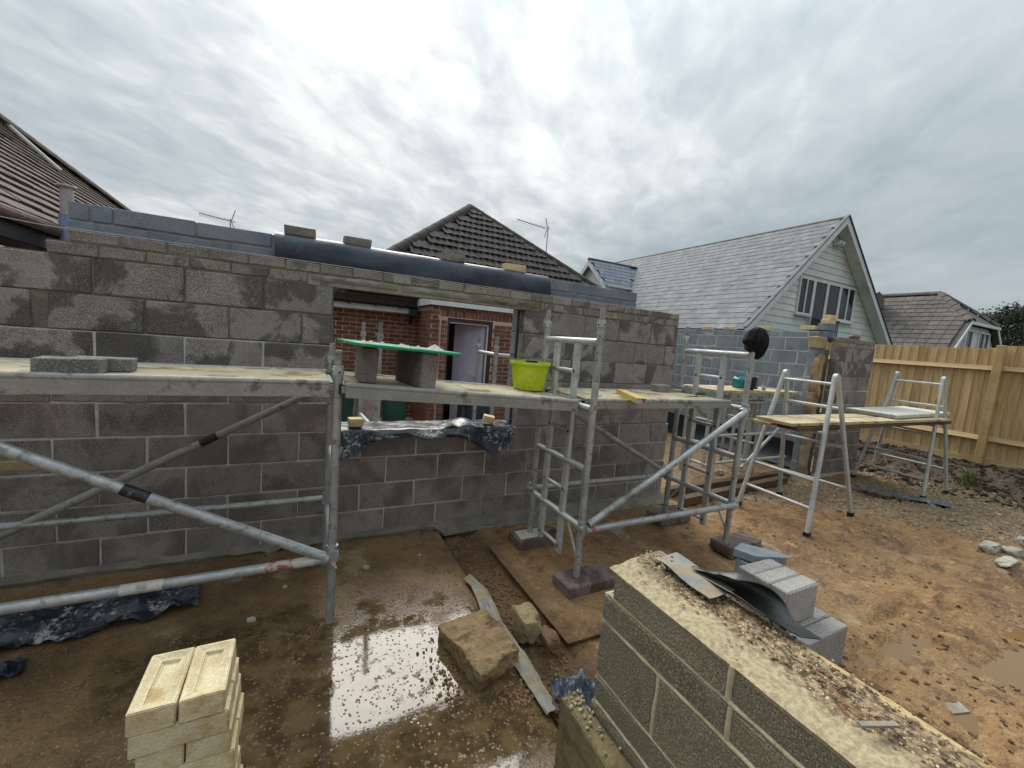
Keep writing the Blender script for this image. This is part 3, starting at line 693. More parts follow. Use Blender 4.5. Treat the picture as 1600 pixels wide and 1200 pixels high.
def dskip(a, c_, z0):
    if z0+.07 > 2.16: return [(a, c_)]
    if z0+.075 > DZ+.005:
        return [(x, y) for x, y in ((a, min(c_, 1.36)), (max(a, 2.72), c_)) if y > x]
    return [(x, y) for x, y in ((a, min(c_, DX0)), (max(a, DX1), c_)) if y > x]
mbw = MB().box(XB+.006, DX0, YB+.006, YB+.094, -.1, 2.20).box(DX1, 3.6, YB+.006, YB+.094, -.1, 2.20).box(DX0, DX1, YB+.0065, YB+.0945, DZ, 2.20)
wc = mbw.build('wall', 'mortar_red', bung); bricks(wc, 'x', XB, 3.6, YB, .10, 2.215, dskip)
x = 1.365
while x < 2.70:
    link('brick', cbox(.065,.1,.115,'red_brick',.003,random.randrange(3),.0015,'brick'), wc, (x+.035, YB+.05, 2.095)); x += .075
fr = MB().box(DX0, DX0+.035, YB+.02, YB+.09, 0, DZ).box(DX1-.06, DX1, YB+.02, YB+.09, 0, DZ).box(DX0+.035, DX1-.06, YB+.02, YB+.09, DZ-.06, DZ-.001).build('door_frame', 'mahogany', bung)
MB().box(DX0+.04, DX1-.065, YB+.05, YB+.07, DZ-.085, DZ-.062).box(DX1-.09, DX1-.062, YB+.05, YB+.07, .1, DZ-.085).build('door_lining', 'white_paint', bung)
MB().box(DX0-.15, DX0-.12, YB-.03, YB-.002, .1, 1.98).build('downpipe', 'pink_trim', bung)
room = MB().box(XB+.1, XB+.16, YB+.1, YB+2.4, -.1, 2.19).box(XB+.16, DX1+1.2, YB+2.3, YB+2.4, -.1, 2.19).box(DX1+1.1, DX1+1.2, YB+.1, YB+2.3, -.1, 2.19).box(XB+.16, DX1+1.1, YB+.1, YB+2.3, 2.15, 2.19).build('room_wall', 'plaster_lilac', bung)
MB().box(1.62, 1.66, YB+1.0, YB+2.29, 0, 2.29).build('partition', 'plaster_lilac', bung)
dr = MB().hexa([(1.80,YB+.55,.02),(1.84,YB+.53,.02),(2.24,YB+.12,.02),(2.20,YB+.10,.02),(1.80,YB+.55,1.93),(1.84,YB+.53,1.93),(2.24,YB+.12,1.93),(2.20,YB+.10,1.93)]).build('door', 'plaster_lilac', bung)
MB().tube((2.10,YB+.20,1.02),(2.05,YB+.15,1.02),.016,10).build('handle', 'alu', dr)
MB().box(XB+.16, DX1+1.1, YB+.1, YB+2.3, -.1, 0).build('room_floor', 'plank_dark', bung)
# flat roof over the porch
MB().box(XB-.06, 3.7, YB-.06, YB-.035, 2.205, 2.325).box(XB-.06, XB-.035, YB-.035, 4.16, 2.205, 2.325).build('fascia', 'white_paint', bung)
MB().box(XB-.03, 3.7, YB-.03, 4.2, 2.215, 2.318).build('flat_roof', 'cavity_dark', bung)
MB().box(-.45, XB-.07, YA-.22, YA-.20, 2.06, 2.15).box(-.45, XB-.07, YA-.20, YA, 2.075, 2.087).build('fascia', 'white_paint', bung)
gt = MB()
for i in range(12):
    a0, a1 = math.pi*i/11, math.pi*(i+1)/11
    if i < 11: gt.hexa([(-.45,YA-.285+.055*math.cos(a0),2.20-.055*math.sin(a0)),(XB-.07,YA-.285+.055*math.cos(a0),2.20-.055*math.sin(a0)),(XB-.07,YA-.285+.055*math.cos(a1),2.20-.055*math.sin(a1)),(-.45,YA-.285+.055*math.cos(a1),2.20-.055*math.sin(a1)),
                       (-.45,YA-.285+.05*math.cos(a0),2.20-.05*math.sin(a0)),(XB-.07,YA-.285+.05*math.cos(a0),2.20-.05*math.sin(a0)),(XB-.07,YA-.285+.05*math.cos(a1),2.20-.05*math.sin(a1)),(-.45,YA-.285+.05*math.cos(a1),2.20-.05*math.sin(a1))])
gt = gt.build('gutter', 'dark_gutter', bung)
for x in (.0,.42,.84): MB().box(x,x+.03,YA-.35,YA-.215,2.125,2.16).build('bracket', 'dark_gutter', gt)
MB().box(1.02,1.14,YA-.36,YA-.22,2.02,2.14).tube((1.08,YA-.29,2.05),(1.08,YA-.12,1.9),.034).build('outlet', 'dark_gutter', gt)
# hipped roof
AX, AY, AZ, EY, EZ, SL = 3.33, 7.80, 5.26, 4.10, 2.30, .80
Q = AY-EY
roof = MB().add([(AX-Q,EY,EZ),(AX+Q,EY,EZ),(AX+Q,AY+7,EZ),(AX-Q,AY+7,EZ),(AX,AY,AZ-.03),(AX,AY+7,AZ-.03)], [(0,1,4),(1,2,5,4),(2,3,5),(3,0,4,5),(3,2,1,0)]).build('roof', 'tile_dark', bung)
def tilemesh(name, wd, ln, mat, waves=2, amp=.018, thick=.014):
    key = ('tile', name, wd, ln, mat)
    if key in CACHE: return CACHE[key]
    n = 4*waves+1; t = MB(); g0 = []
    for j in (0,1):
        g0.append([(-wd/2+wd*i/(n-1), j*ln, amp*(.5+.5*math.cos(2*math.pi*waves*i/(n-1)))-(0 if j == 0 else thick)) for i in range(n)])
    t.sheet(g0, thick+.004); me = t.mesh(name, mat, True); CACHE[key] = me; return me
tm = tilemesh('tile', .33, .40, 'tile_dark', 2, .022, .03)
ang = math.atan(SL); gq = .30*math.cos(ang); nr = int(Q/gq)
for i in range(nr):
    q0 = i*gq; hw = Q-q0-.30; n = int(2*hw/.30); zb = EZ+SL*q0
    for k in range(n+1):
        x = AX-hw+.30*(k+.5)+(.15 if i % 2 else 0)
        if x > AX+hw-.05: continue
        px_z = zb
        if 1.3 < x < 7.2 and zb < 2.75: continue     # hidden behind the wall
        link('tile', tm, roof, (x, EY+q0-.03, zb+.055+random.uniform(-.006,.006)), (ang-.06, 0, random.uniform(-.012,.012)))
def hipline(root, A, B, ln, rad, mat, name='ridge_tile'):
    A, B = Vector(A), Vector(B); d = B-A; n = max(1,int(d.length/ln)); key = ('hip', ln, rad, mat)
    if key not in CACHE:
        t = MB(); g0 = []
        for j in (0,1): g0.append([((rad*(1.02-.03*j))*math.cos(math.pi*i/8), j*ln*1.0, (rad*(1.02-.03*j))*math.sin(math.pi*i/8)-.05) for i in range(9)])
        t.sheet(g0, .018); CACHE[key] = t.mesh(name, mat, True)
    q = d.normalized(); rot = q.to_track_quat('Y','Z').to_euler()
    for i in range(n): link(name, CACHE[key], root, A+d*(i/n), rot)
hipline(roof, (AX-Q,EY,EZ+.0), (AX,AY,AZ), .42, .15, 'tile_dark'); hipline(roof, (AX+Q,EY,EZ), (AX,AY,AZ), .42, .15, 'tile_dark'); hipline(roof, (AX,AY,AZ), (AX,AY+6.5,AZ), .42, .15, 'tile_dark')
def aerial(label, base, h, arm, n, back):
    t = thing('tv_aerial', label, 'aerial', base); b = Vector(base)
    MB().tube(b, b+Vector((0,0,h)), .014, 8).build('mast', 'lead_grey', t)
    MB().tube(b+Vector((.10*back,0,h-.06)), b+Vector((-arm,0,h+.02)), .012, 8).build('boom', 'lead_grey', t)
    for i in range(n):
        x = -arm*(i+.6)/n; MB().tube(b+Vector((x,-.13,h-.03)), b+Vector((x,.13,h-.03)), .006, 6).build('element', 'lead_grey', t)
    for s_ in (-1,1): MB().tube(b+Vector((.02*back,0,h-.04)), b+Vector((.10*back,0,h-.04+.26*s_)), .012, 6).build('reflector', 'lead_grey', t)
P = W(853,397,7.0); P.z -= .25
aerial('thin TV aerial on a short mast at the right hip of the dark roof', P, 1.0, 1.0, 9, -1)
P = W(360,352,9.0); P.z -= .6
aerial('small comb-like TV aerial showing above the wall at left', P, .75, .62, 10, 1)

# ================================================================== HOUSE AT LEFT
lh = thing('tiled_house', 'neighbouring house with a brown tiled roof at the left edge', 'house', (-3.2,5,0))
LS, LEX, LEZ = .90, -2.67, 2.40
def lroof(px, py):
    d = ray(px, py); t = ((LEZ-CAM.z)+LS*(LEX-CAM.x))/(d.z+LS*d.x); return CAM+d*t
T0, T1 = lroof(0,195), lroof(175,320)
dT = (T1-T0).normalized(); top0 = T0-dT*6; top1 = T1+dT*3.2
prof = lambda y: top0.x+(y-top0.y)*(top1.x-top0.x)/(top1.y-top0.y)     # x of the upper edge at y
ye = top1.y
lr = MB().prism([(LEX,.2,LEZ),(LEX,ye,LEZ),(prof(ye),ye,LEZ+LS*(LEX-prof(ye))),(prof(.2),.2,LEZ+LS*(LEX-prof(.2)))], (0,0,-.05)).build('roof', 'tile_brown', lh)
la = math.atan(LS); gl = .165*math.cos(la); key_t = cbox(.225, .296, .030, 'tile_brown', .004, 0, .001, 'tile')
cand = []
for i in range(23):
    q = i*gl
    for k in range(60):
        y = .35+.302*k+(.15 if i % 2 else 0); x = LEX-q
        if y > ye-.2 or x-.06 < prof(y)+.0: continue
        cand.append((x, y, LEZ+LS*q))
cand.sort(key=lambda p: (Vector(p)-CAM).length if p[1] > .9 else 50)
st = MB()
for i, (x, y, z) in enumerate(cand):
    if i < 300: link('tile', key_t, lr, (x-.06+random.uniform(-.004,.004), y, z+.05+.035+random.uniform(-.004,.004)), (0, la-.10+random.uniform(-.015,.015), math.pi/2 if False else 0)).rotation_euler = (0, la-.16+random.uniform(-.02,.02), 0)
    else:
        c_, s_ = math.cos(la-.16), math.sin(la-.16); hx, hy, hz = .112, .148, .015; P = Vector((x-.06,y,z+.085)); pts = []
        for dz_ in (-hz,hz):
            for a, b in ((-hx,-hy),(hx,-hy),(hx,hy),(-hx,hy)): pts.append(P+Vector((a*c_+dz_*s_, b, -a*s_+dz_*c_)))
        st.hexa(pts)
if st.v: stuff(st.build('far_tiles', 'tile_brown', lr))
CACHE[('x',)] = None
hipline(lr, top1+Vector((.03,0,.06)), top0+Vector((.03,0,.06)), .42, .12, 'tile_brown')
fl0, fl1 = lroof(3,198)+Vector((.02,0,.08)), lroof(93,276)+Vector((.02,0,.08))
MB().tube(fl0, fl1, .035, 8).build('flashing', 'lead_grey', lr)
MB().box(LEX-.02, LEX+.01, .25, ye, LEZ-.20, LEZ-.02).build('fascia', 'dark_gutter', lh)
MB().tube((LEX+.06,.25,LEZ-.03),(LEX+.06,4.5,LEZ-.03),.05,12).build('gutter', 'tile_brown', lh)
MB().box(LEX-.35, LEX-.02, .25, ye, LEZ-.205, LEZ-.19).build('soffit', 'dark_gutter', lh)
lw = MB().box(LEX-.45, LEX-.356, .6, 1.5, -.1, 2.2).box(LEX-.45, LEX-.356, 1.5, 2.3, -.1, 1.2).box(LEX-.45, LEX-.356, 2.3, 6, -.1, 2.2).build('wall', 'mortar_red', lh)
for r_ in range(14):
    for k in range(16):
        y = 2.31+.225*k+(.11 if r_ % 2 else 0)
        link('brick', cbox(.1,.215,.065,'red_brick',.003,random.randrange(3),.0015,'brick'), lw, (LEX-.40, y+.11, 2.155-.075*r_))
wn = MB().box(LEX-.42,LEX-.37,1.5,2.3,2.13,2.19).box(LEX-.42,LEX-.37,1.5,1.56,1.2,2.13).box(LEX-.42,LEX-.37,2.24,2.3,1.2,2.13).box(LEX-.42,LEX-.37,1.56,2.24,1.2,1.26).build('window_frame', 'white_paint', lh)
MB().box(LEX-.40,LEX-.39,1.56,2.24,1.26,2.13).build('pane', 'window_glass', wn)
MB().box(LEX-.36,LEX-.33,1.45,2.35,2.02,2.06).build('window_vent', 'white_paint', wn)
fp = XP(104,300,-2.55)
fl = thing('flue_pipe', 'pale pink flue pipe with a round cap beside the blue-grey wall', 'flue', (fp.x,fp.y,2.1))
MB().tube((fp.x,fp.y,2.52),(fp.x,fp.y,2.76),.045,20).build('pipe', 'flue_pink', fl, True)
MB().tube((fp.x,fp.y,2.1),(fp.x,fp.y,2.519),.056,20).build('sleeve', 'flue_blue', fl, True)
MB().lathe([(.0,2.775),(.05,2.775),(.064,2.772),(.068,2.762),(.062,2.752),(0,2.75)], (fp.x,fp.y,0), 20).build('cap', 'lead_grey', fl, True)

# ================================================================== WHITE CLAD HOUSE
wh = thing('white_house', 'white weatherboarded house with a steep grey slate roof and gable window', 'house', (14.3,8,0))
WY, RX, RZ, EX, EZ2, WEX = 4.38, 14.33, 6.36, 10.15, 2.55, 18.51
WS = (RZ-EZ2)/(RX-EX); YF, YE_ = WY-.38, 17.0
MB().prism([(EX+.5,WY+.02,.0),(WEX-.5,WY+.02,.0),(WEX-.5,WY+.02,EZ2+.4),(RX,WY+.02,RZ-.12),(EX+.5,WY+.02,EZ2+.4)], (0,YE_-WY-.4,0)).build('wall', 'white_board', wh)
wroof = MB().prism([(EX,YF,EZ2),(RX,YF,RZ),(WEX,YF,EZ2),(WEX,YF,EZ2-.06),(RX,YF,RZ-.07),(EX,YF,EZ2-.06)], (0,YE_-YF,0)).build('roof', 'slate', wh)
wa_ = math.atan(WS); gs = .255; nrow = int(math.hypot(RX-EX,RZ-EZ2)/gs)
sm_ = cbox(.40, .292, .012, 'slate', .002, 0, .0008, 'slate'); cand = []
for i in range(nrow):
    d_ = (i+.62)*gs; x = EX+d_*math.cos(wa_); z = EZ2+d_*math.sin(wa_)
    for k in range(46):
        y = YF+.15+.297*k+(.148 if i % 2 else 0)
        if y > YE_-.1: continue
        cand.append((x,y,z))
cand.sort(key=lambda p: (Vector(p)-CAM).length)
st = MB(); nx, nz_ = -math.sin(wa_), math.cos(wa_)
for i, (x,y,z) in enumerate(cand):
    lift = .016+random.uniform(0,.004); sl = random.random() < .05
    a_ = -(wa_-.035)+(random.uniform(-.02,.03) if sl else random.uniform(-.004,.004)); px_, pz_ = x+nx*lift, z+nz_*lift
    if i < 300: link('slate', sm_, wroof, (px_, y, pz_), (0, a_, random.uniform(-.05,.05) if sl else random.uniform(-.006,.006)))
    else:
        c_, s_ = math.cos(a_), math.sin(a_); pts = []
        for dz_ in (-.006,.006):
            for a, b in ((-.2,-.146),(.2,-.146),(.2,.146),(-.2,.146)): pts.append((px_+a*c_+dz_*s_, y+b, pz_-a*s_+dz_*c_))
        st.hexa(pts)
stuff(st.build('far_slates', 'slate', wroof))
hipline(wroof, (RX,YE_,RZ-.02), (RX,YF-.02,RZ-.02), .45, .10, 'tile_grey')
# weatherboards, one by one, cut round the window
WX0, WX1, WZ0, WZ1, DXA, DXB = 12.93, 16.22, 3.24, 4.41, 13.72, 15.27
def bd(x0, x1, z0, z1, slope=True):
    lx = lambda z: EX+.12+(z-EZ2)/WS; rx = lambda z: WEX-.12-(z-EZ2)/WS
    a0, a1 = max(x0,lx(z0)), max(x0,lx(z1)); b0, b1 = min(x1,rx(z0)), min(x1,rx(z1))
    if b0-a0 < .05: return
    if b1 < a1: b1 = a1 = (a1+b1)/2
    MB().hexa([(a0,WY-.035,z0),(b0,WY-.035,z0),(b0,WY+.01,z0),(a0,WY+.01,z0),(a1,WY-.012,z1+.012),(b1,WY-.012,z1+.012),(b1,WY+.01,z1+.012),(a1,WY+.01,z1+.012)]).build('weatherboard', 'white_board', wh)
z = 1.9
while z < RZ-.15:
    z1 = z+.20
    if z1 <= 2.0 or z >= WZ1 : bd(0, 40, z, z1)
    elif z1 > WZ1-.001 and z < WZ1: bd(0, WX0, z, z1); bd(WX1, 40, z, z1); 
    elif z >= WZ0-.1: bd(0, WX0, z, z1); bd(WX1, 40, z, z1)
    else: bd(0, DXA, z, z1); bd(DXB, 40, z, z1)
    z = z1
wdw = MB()
def wb_(x0,x1,z0,z1,y0=WY-.07,y1=WY+.015): wdw.box(x0,x1,y0,y1,z0,z1)
wb_(WX0,WX1,WZ1-.07,WZ1); wb_(WX0,WX0+.07,WZ0,WZ1-.07); wb_(WX1-.07,WX1,WZ0,WZ1-.07); wb_(WX0+.07,DXA,WZ0,WZ0+.07); wb_(DXB,WX1-.07,WZ0,WZ0+.07)
wb_(DXA-.05,DXA+.08,WZ0+.07,WZ1-.07); wb_(DXB-.08,DXB+.05,WZ0+.07,WZ1-.07); wb_(14.43,14.56,2.05,WZ1-.07); wb_(DXA,DXA+.08,2.05,WZ0+.07); wb_(DXB-.08,DXB,2.05,WZ0+.07)
wb_(13.30,13.36,WZ0+.07,WZ1-.07); wb_(15.74,15.81,WZ0+.07,WZ1-.07)
wdw = wdw.build('window', 'white_paint', wh)
for x0, x1, z0 in ((WX0+.07,13.30,WZ0+.07),(13.36,DXA-.05,WZ0+.07),(DXA+.08,14.43,2.05),(14.56,DXB-.08,2.05),(DXB+.05,15.74,WZ0+.07),(15.81,WX1-.07,WZ0+.07)):
    MB().box(x0-.002,x1+.002,WY-.045,WY-.03,z0,WZ1-.07).build('pane', 'window_glass', wdw)
MB().box(WX0-.08,DXA-.05,WY-.16,WY-.071,WZ0-.05,WZ0-.001).build('sill', 'lead_grey', wdw); MB().box(DXB+.05,WX1+.08,WY-.16,WY-.071,WZ0-.05,WZ0-.001).build('sill', 'white_paint', wdw)
rl = MB().box(DXA-.15,DXB-.15,WY-.24,WY-.20,3.16,3.20).box(DXA-.15,DXB-.15,WY-.24,WY-.20,2.2,2.24).build('balcony_rail', 'rail_black', wh)
for k in range(17): 
    x = DXA-.14+(DXB-DXA-.04)*k/16; MB().box(x,x+.022,WY-.231,WY-.209,2.24,3.16).build('bar', 'rail_black', rl)
for s_, ex in ((1,EX),(-1,WEX)):
    MB().hexa([(ex,YF-.03,EZ2-.20),(ex,YF-.002,EZ2-.20),(RX,YF-.002,RZ-.22),(RX,YF-.03,RZ-.22),(ex,YF-.03,EZ2+.02),(ex,YF-.002,EZ2+.02),(RX,YF-.002,RZ+.02),(RX,YF-.03,RZ+.02)]).build('bargeboard', 'white_paint', wh)
    MB().hexa([(ex,YF,EZ2-.12),(ex,WY-.04,EZ2-.12),(RX,WY-.04,RZ-.13),(RX,YF,RZ-.13),(ex,YF,EZ2-.09),(ex,WY-.04,EZ2-.09),(RX,WY-.04,RZ-.10),(RX,YF,RZ-.10)]).build('soffit', 'white_board', wh)
    MB().bar((ex,YF-.01,EZ2+.045),(RX,YF-.01,RZ+.045),.10,.04).build('verge', 'rail_black' if s_ < 0 else 'slate', wh)
lt = MB().box(14.43,14.65,WY-.22,WY-.05,5.56,5.70).tube((14.54,WY-.22,5.63),(14.54,WY-.30,5.60),.05,10).build('security_light', 'white_paint', wh)
# dormer on the left slope
fx = 10.95; dy_, dr_, de = 12.26, 5.57, 4.38; hwd = 1.28
dn = MB().prism([(fx,dy_-hwd,3.6),(fx,dy_+hwd,3.6),(fx,dy_+hwd,de),(fx,dy_,dr_-.08),(fx,dy_-hwd,de)], (2.6,0,0)).build('dormer', 'white_board', wh)
for s_ in (-1,1):
    e = dy_+s_*(hwd+.1); ez = de-.08
    ro = MB().hexa([(fx-.25,e,ez),(12.2,e,ez),(13.5,dy_,dr_-.05),(fx-.25,dy_,dr_-.05),(fx-.25,e,ez+.06),(12.2,e,ez+.06),(13.5,dy_,dr_+.02),(fx-.25,dy_,dr_+.02)]).build('dormer_roof', 'slate_blue', dn)
    MB().hexa([(fx-.29,e,ez-.16),(fx-.255,e,ez-.16),(fx-.255,dy_,dr_-.22),(fx-.29,dy_,dr_-.22),(fx-.29,e,ez+.07),(fx-.255,e,ez+.07),(fx-.255,dy_,dr_+.03),(fx-.29,dy_,dr_+.03)]).build('dormer_bargeboard', 'white_paint', dn)
for i in range(7):
    for k in range(8):
        t = (i+.4)/7; x = fx-.2+.30*k+(.15 if i % 2 else 0)
        if x > fx+1.1+1.4*t: continue
        y = dy_-(hwd+.1)*(1-t); z = de-.08+(dr_-de+.06)*t; a = math.atan2(dr_-de, hwd)
        link('dormer_slate', cbox(.29,.30,.012,'slate_blue',.002,0,.0008,'dormer_slate'), dn, (x, y-.03, z+.085), (a-.05,0,0))
MB().tube((fx-.25,dy_-hwd-.16,de-.05),(12.2,dy_-hwd-.16,de-.05),.05,10).build('gutter', 'lead_grey', dn)
MB().tube((fx-.3,dy_,dr_+.06),(13.5,dy_,dr_+.06),.07,10).build('dormer_ridge', 'rail_black', dn)

# ================================================================== HOUSE AT RIGHT (brown tiles, half hip)
rh = thing('brown_roofed_house', 'house with a mossy brown tiled half-hipped roof behind the fence', 'house', (30.5,8,0))
BX, BZ, BY0, BYG, HZ, HX = 30.4, 6.1, 6.9, 5.0, 4.45, 1.75
sl = (BZ-HZ)/HX; bot = 2.4; bw = (BZ-bot)/sl
rroof = MB().add([(BX,BY0,BZ),(BX,16,BZ),(BX-HX,BYG,HZ),(BX-bw,BYG,bot),(BX-bw,16,bot),(BX+HX,BYG,HZ),(BX+bw,BYG,bot),(BX+bw,16,bot)], [(0,2,3,4,1),(0,1,7,6,5),(0,5,2),(4,7,1)]).build('roof', 'tile_grey', rh)
MB().prism([(BX-bw+.3,BYG+.3,0),(BX+bw-.3,BYG+.3,0),(BX+bw-.3,BYG+.3,bot+.1),(BX+HX,BYG+.3,HZ-.15),(BX-HX,BYG+.3,HZ-.15),(BX-bw+.3,BYG+.3,bot+.1)], (0,8,0)).build('wall', 'white_board', rh)
ra = math.atan(sl); gr = .36*math.cos(ra); tmr = cbox(.44,.42,.035,'tile_grey',.006,0,.002,'tile'); nt_ = 0; st = MB()
for i in range(int(bw/gr)):
    q = i*gr; x = BX-bw+q; z = bot+sl*q
    ys0 = BYG if z < HZ else BYG+(z-HZ)/(BZ-HZ)*(BY0-BYG)
    for k in range(22):
        y = ys0+.42+.43*k
        if y > 15: continue
        P_ = (x+.18-.02, y, z+.18*sl+.07); rt = (0, -(ra-.07), random.uniform(-.01,.01))
        if k < 16: link('tile', tmr, rroof, P_, rt)
for A_, B_ in (((BX-HX,BYG,HZ+.03),(BX,BY0,BZ+.03)),((BX+HX,BYG,HZ+.03),(BX,BY0,BZ+.03)),((BX,BY0,BZ+.03),(BX,15,BZ+.03))): hipline(rroof, A_, B_, .45, .18, 'tile_grey')
MB().box(BX-HX-.1,BX+HX+.1,BYG-.12,BYG-.02,HZ-.16,HZ-.02).build('fascia', 'white_paint', rh)
for s_ in (-1,1): MB().hexa([(BX+s_*HX,BYG-.05,HZ-.2),(BX+s_*HX,BYG-.02,HZ-.2),(BX+s_*bw,BYG-.02,bot-.2),(BX+s_*bw,BYG-.05,bot-.2),(BX+s_*HX,BYG-.05,HZ),(BX+s_*HX,BYG-.02,HZ),(BX+s_*bw,BYG-.02,bot),(BX+s_*bw,BYG-.05,bot)]).build('bargeboard', 'white_paint', rh)
wr = MB()
for x0, x1 in ((-1.5,-1.4),(-.72,-.62),(.1,.2),(.85,.95),(1.5,1.6)): wr.box(BX+x0,BX+x1,BYG+.15,BYG+.295,2.5,4.05)
wr.box(BX-1.4,BX+1.5,BYG+.15,BYG+.294,4.0,4.08); wr = wr.build('window', 'white_paint', rh)
for x0, x1 in ((-1.4,-.72),(.95,1.5),(.2,.85)): MB().box(BX+x0+.002,BX+x1-.002,BYG+.2,BYG+.25,2.5,3.998).build('pane', 'window_glass', wr)
MB().box(BX-.615,BX+.095,BYG+.2,BYG+.25,2.5,3.998).build('white_door', 'white_paint', wr)
MB().prism([(27.2,8.6,5.2),(28.6,8.6,5.2),(28.6,8.6,5.75),(27.9,8.6,6.05),(27.2,8.6,5.75)],(1.5,.9,0)).build('roof_bump', 'tile_grey', rroof)

# ================================================================== TREES
def pine(label, base, h, crown_w, seed):
    t = thing('pine_tree', label, 'tree', base, 'pine trees behind the far house'); b = Vector(base); rg = random.Random(seed)
    tk = MB(); pts = [b+Vector((rg.uniform(-.15,.15)*k, rg.uniform(-.15,.15)*k, h*.92*k/6)) for k in range(7)]
    for k in range(6): tk.tube(pts[k], pts[k+1], .32*(1-.12*k), 8, .32*(1-.12*(k+1)))
    cl_ = []
    for k in range(26):
        t_ = rg.uniform(.42,1.0); i = min(5,int(t_*6)); p0 = pts[i]; a = rg.uniform(0,6.28); r_ = crown_w*(.35+.65*math.sin(math.pi*min(1,(t_-.30)/.85)))*rg.uniform(.45,1)
        q = p0+Vector((r_*math.cos(a), r_*math.sin(a), rg.uniform(.3,1.2))); tk.tube(p0, q, .09, 5, .03); cl_.append((q, rg.uniform(.9,1.7)))
    cl_.append((pts[6], 1.5)); tk.build('trunk', 'bark', t)
    lf = MB()
    for q, r_ in cl_:
        for k in range(420):
            v = Vector((rg.gauss(0,1),rg.gauss(0,1),rg.gauss(0,.26)))*r_*.62; p_ = q+v; d1 = Vector((rg.uniform(-1,1),rg.uniform(-1,1),rg.uniform(-.4,1))).normalized()*rg.uniform(.12,.26); d2 = Vector((rg.uniform(-1,1),rg.uniform(-1,1),rg.uniform(-1,1))).normalized()*.09
            lf.add([p_, p_+d1+d2, p_+d1-d2], [(0,1,2)])
    me = bpy.data.meshes.new('crown'); me.from_pydata(lf.v, [], lf.f); me.materials.append(MATS['pine_leaf']); link('crown', me, t)
def far_at(px, py, dist):
    d = ray(px, py); d /= math.hypot(d.x, d.y); return CAM+d*dist
for i, (px, py, D, lab) in enumerate([(1548,487,58,'dark pine tree behind the far house, left one of the pair'), (1602,474,52,'dark pine tree cut by the right edge of the picture')]):
    P = far_at(px, py, D); pine(lab, (P.x,P.y,0), P.z, 3.4 if i else 2.9, 3+i)

# ================================================================== FENCE
FX = 9.4
def fence_bay(label, y0, y1, top, seed, dx=0):
    f = thing('timber_fence', label, 'fence', (FX,(y0+y1)/2,.3), 'timber fence bays'); rg = random.Random(seed); y = y0
    while y < y1-.02:
        wd = rg.uniform(.115,.135); e = min(y+wd, y1); tp = top+rg.uniform(-.012,.012)
        MB().hexa([(FX+dx-.006,y,.25),(FX+dx+.018,y,.25),(FX+dx+.018,e+.010,.25),(FX+dx+.009,e+.010,.25),(FX+dx-.006,y,tp),(FX+dx+.018,y,tp),(FX+dx+.018,e+.010,tp),(FX+dx+.009,e+.010,tp)]).build('fence_board', 'fence_board', f)
        y = e
    for z in (1.90, .75):
        MB().prism([(FX+dx-.075,y0,z-.035),(FX+dx-.002,y0,z-.05),(FX+dx-.002,y0,z+.04)], (0,y1-y0,0)).build('rail', 'fence_rail', f)
    MB().box(FX+dx-.03, FX+dx-.004, y0, y1, .22, .42).build('gravel_board', 'fence_rail', f)
fence_bay('pale timber fence bay between the block pier and the fence post', -.955, 3.0, 2.22, 1)
fence_bay('pale timber fence bay at the right edge beyond the fence post', -4.4, -.985, 2.26, 2, .022)
o = piece('fence_post', None, FX-.10, FX-.003, -1.02, -.92, .0, 2.27, 'fence_post', .005); tag(o, 'square timber fence post between the two fence bays', 'post')

# ================================================================== SCAFFOLD TOWERS
def post(root, x, y, z0, z1, spig=.10, mat='galv', r=.0245):
    p_ = MB().tube((x,y,z0),(x,y,z1-spig),r,16).build('post', mat, root, True)
    MB().tube((x,y,z1-spig-.035),(x,y,z1-spig-.002),r+.006,16).tube((x,y,z1-spig-.01),(x,y,z1-spig+.012),r+.003,16).build('collar', 'alu', p_, True)
    MB().tube((x,y,z1-spig-.01),(x,y,z1),r-.005,10).build('spigot', 'alu_dull', p_, True)
    MB().tube((x-r-.001,y-.002,z1-spig-.02),(x-r-.009,y-.004,z1-spig-.02),.006,8).tube((x+.004,y-r-.001,z1-spig-.02),(x+.004,y-r-.008,z1-spig-.02),.006,8).build('pin', 'black_rubber', p_)
    return p_
def tubep(root, name, a, b, r=.0235, mat='galv', n=14): return MB().tube(a, b, r, n).build(name, mat, root, True)
def clamp(root, p, ax): # hook coupler where a brace meets a post
    p, ax = Vector(p), Vector(ax).normalized(); MB().tube(p-ax*.035, p+ax*.035, .036, 12).tube(p+ax*.01+Vector((0,0,-.05)), p+ax*.01+Vector((0,0,.05)), .031, 12).build('coupler', 'galv', root, True)
def ladder_frame(root, X, yf, yr, zb, zt, rails, rungs, st, mat='alu'):
    post(root, X, yf, zb, zt); post(root, X, yr, zb, zt)
    for z in rails: tubep(root, 'rail', (X,yf+.02,z), (X,yr-.02,z), .0235, mat)
    for y in st:
        s_ = MB().bar((X,y,rungs[-1]-.05),(X,y,rails[0]-.02),.034,.055,Vector((0,1,0)),.006).build('stile', mat, root)
        for z in rungs: MB().box(X-.0182,X-.0165,y-.009,y+.009,z-.010,z+.010).build('slot', 'black_rubber', s_)
    for z in rungs: tubep(root, 'rung', (X,st[0]-.02,z), (X,st[1]+.02,z), .016, mat, 10)
    for y, s_ in ((yf,1),(yr,-1)): tubep(root, 'strut', (X,y,rails[-1]-.26), (X,y+s_*.17,rails[-1]-.02), .010, mat, 8)

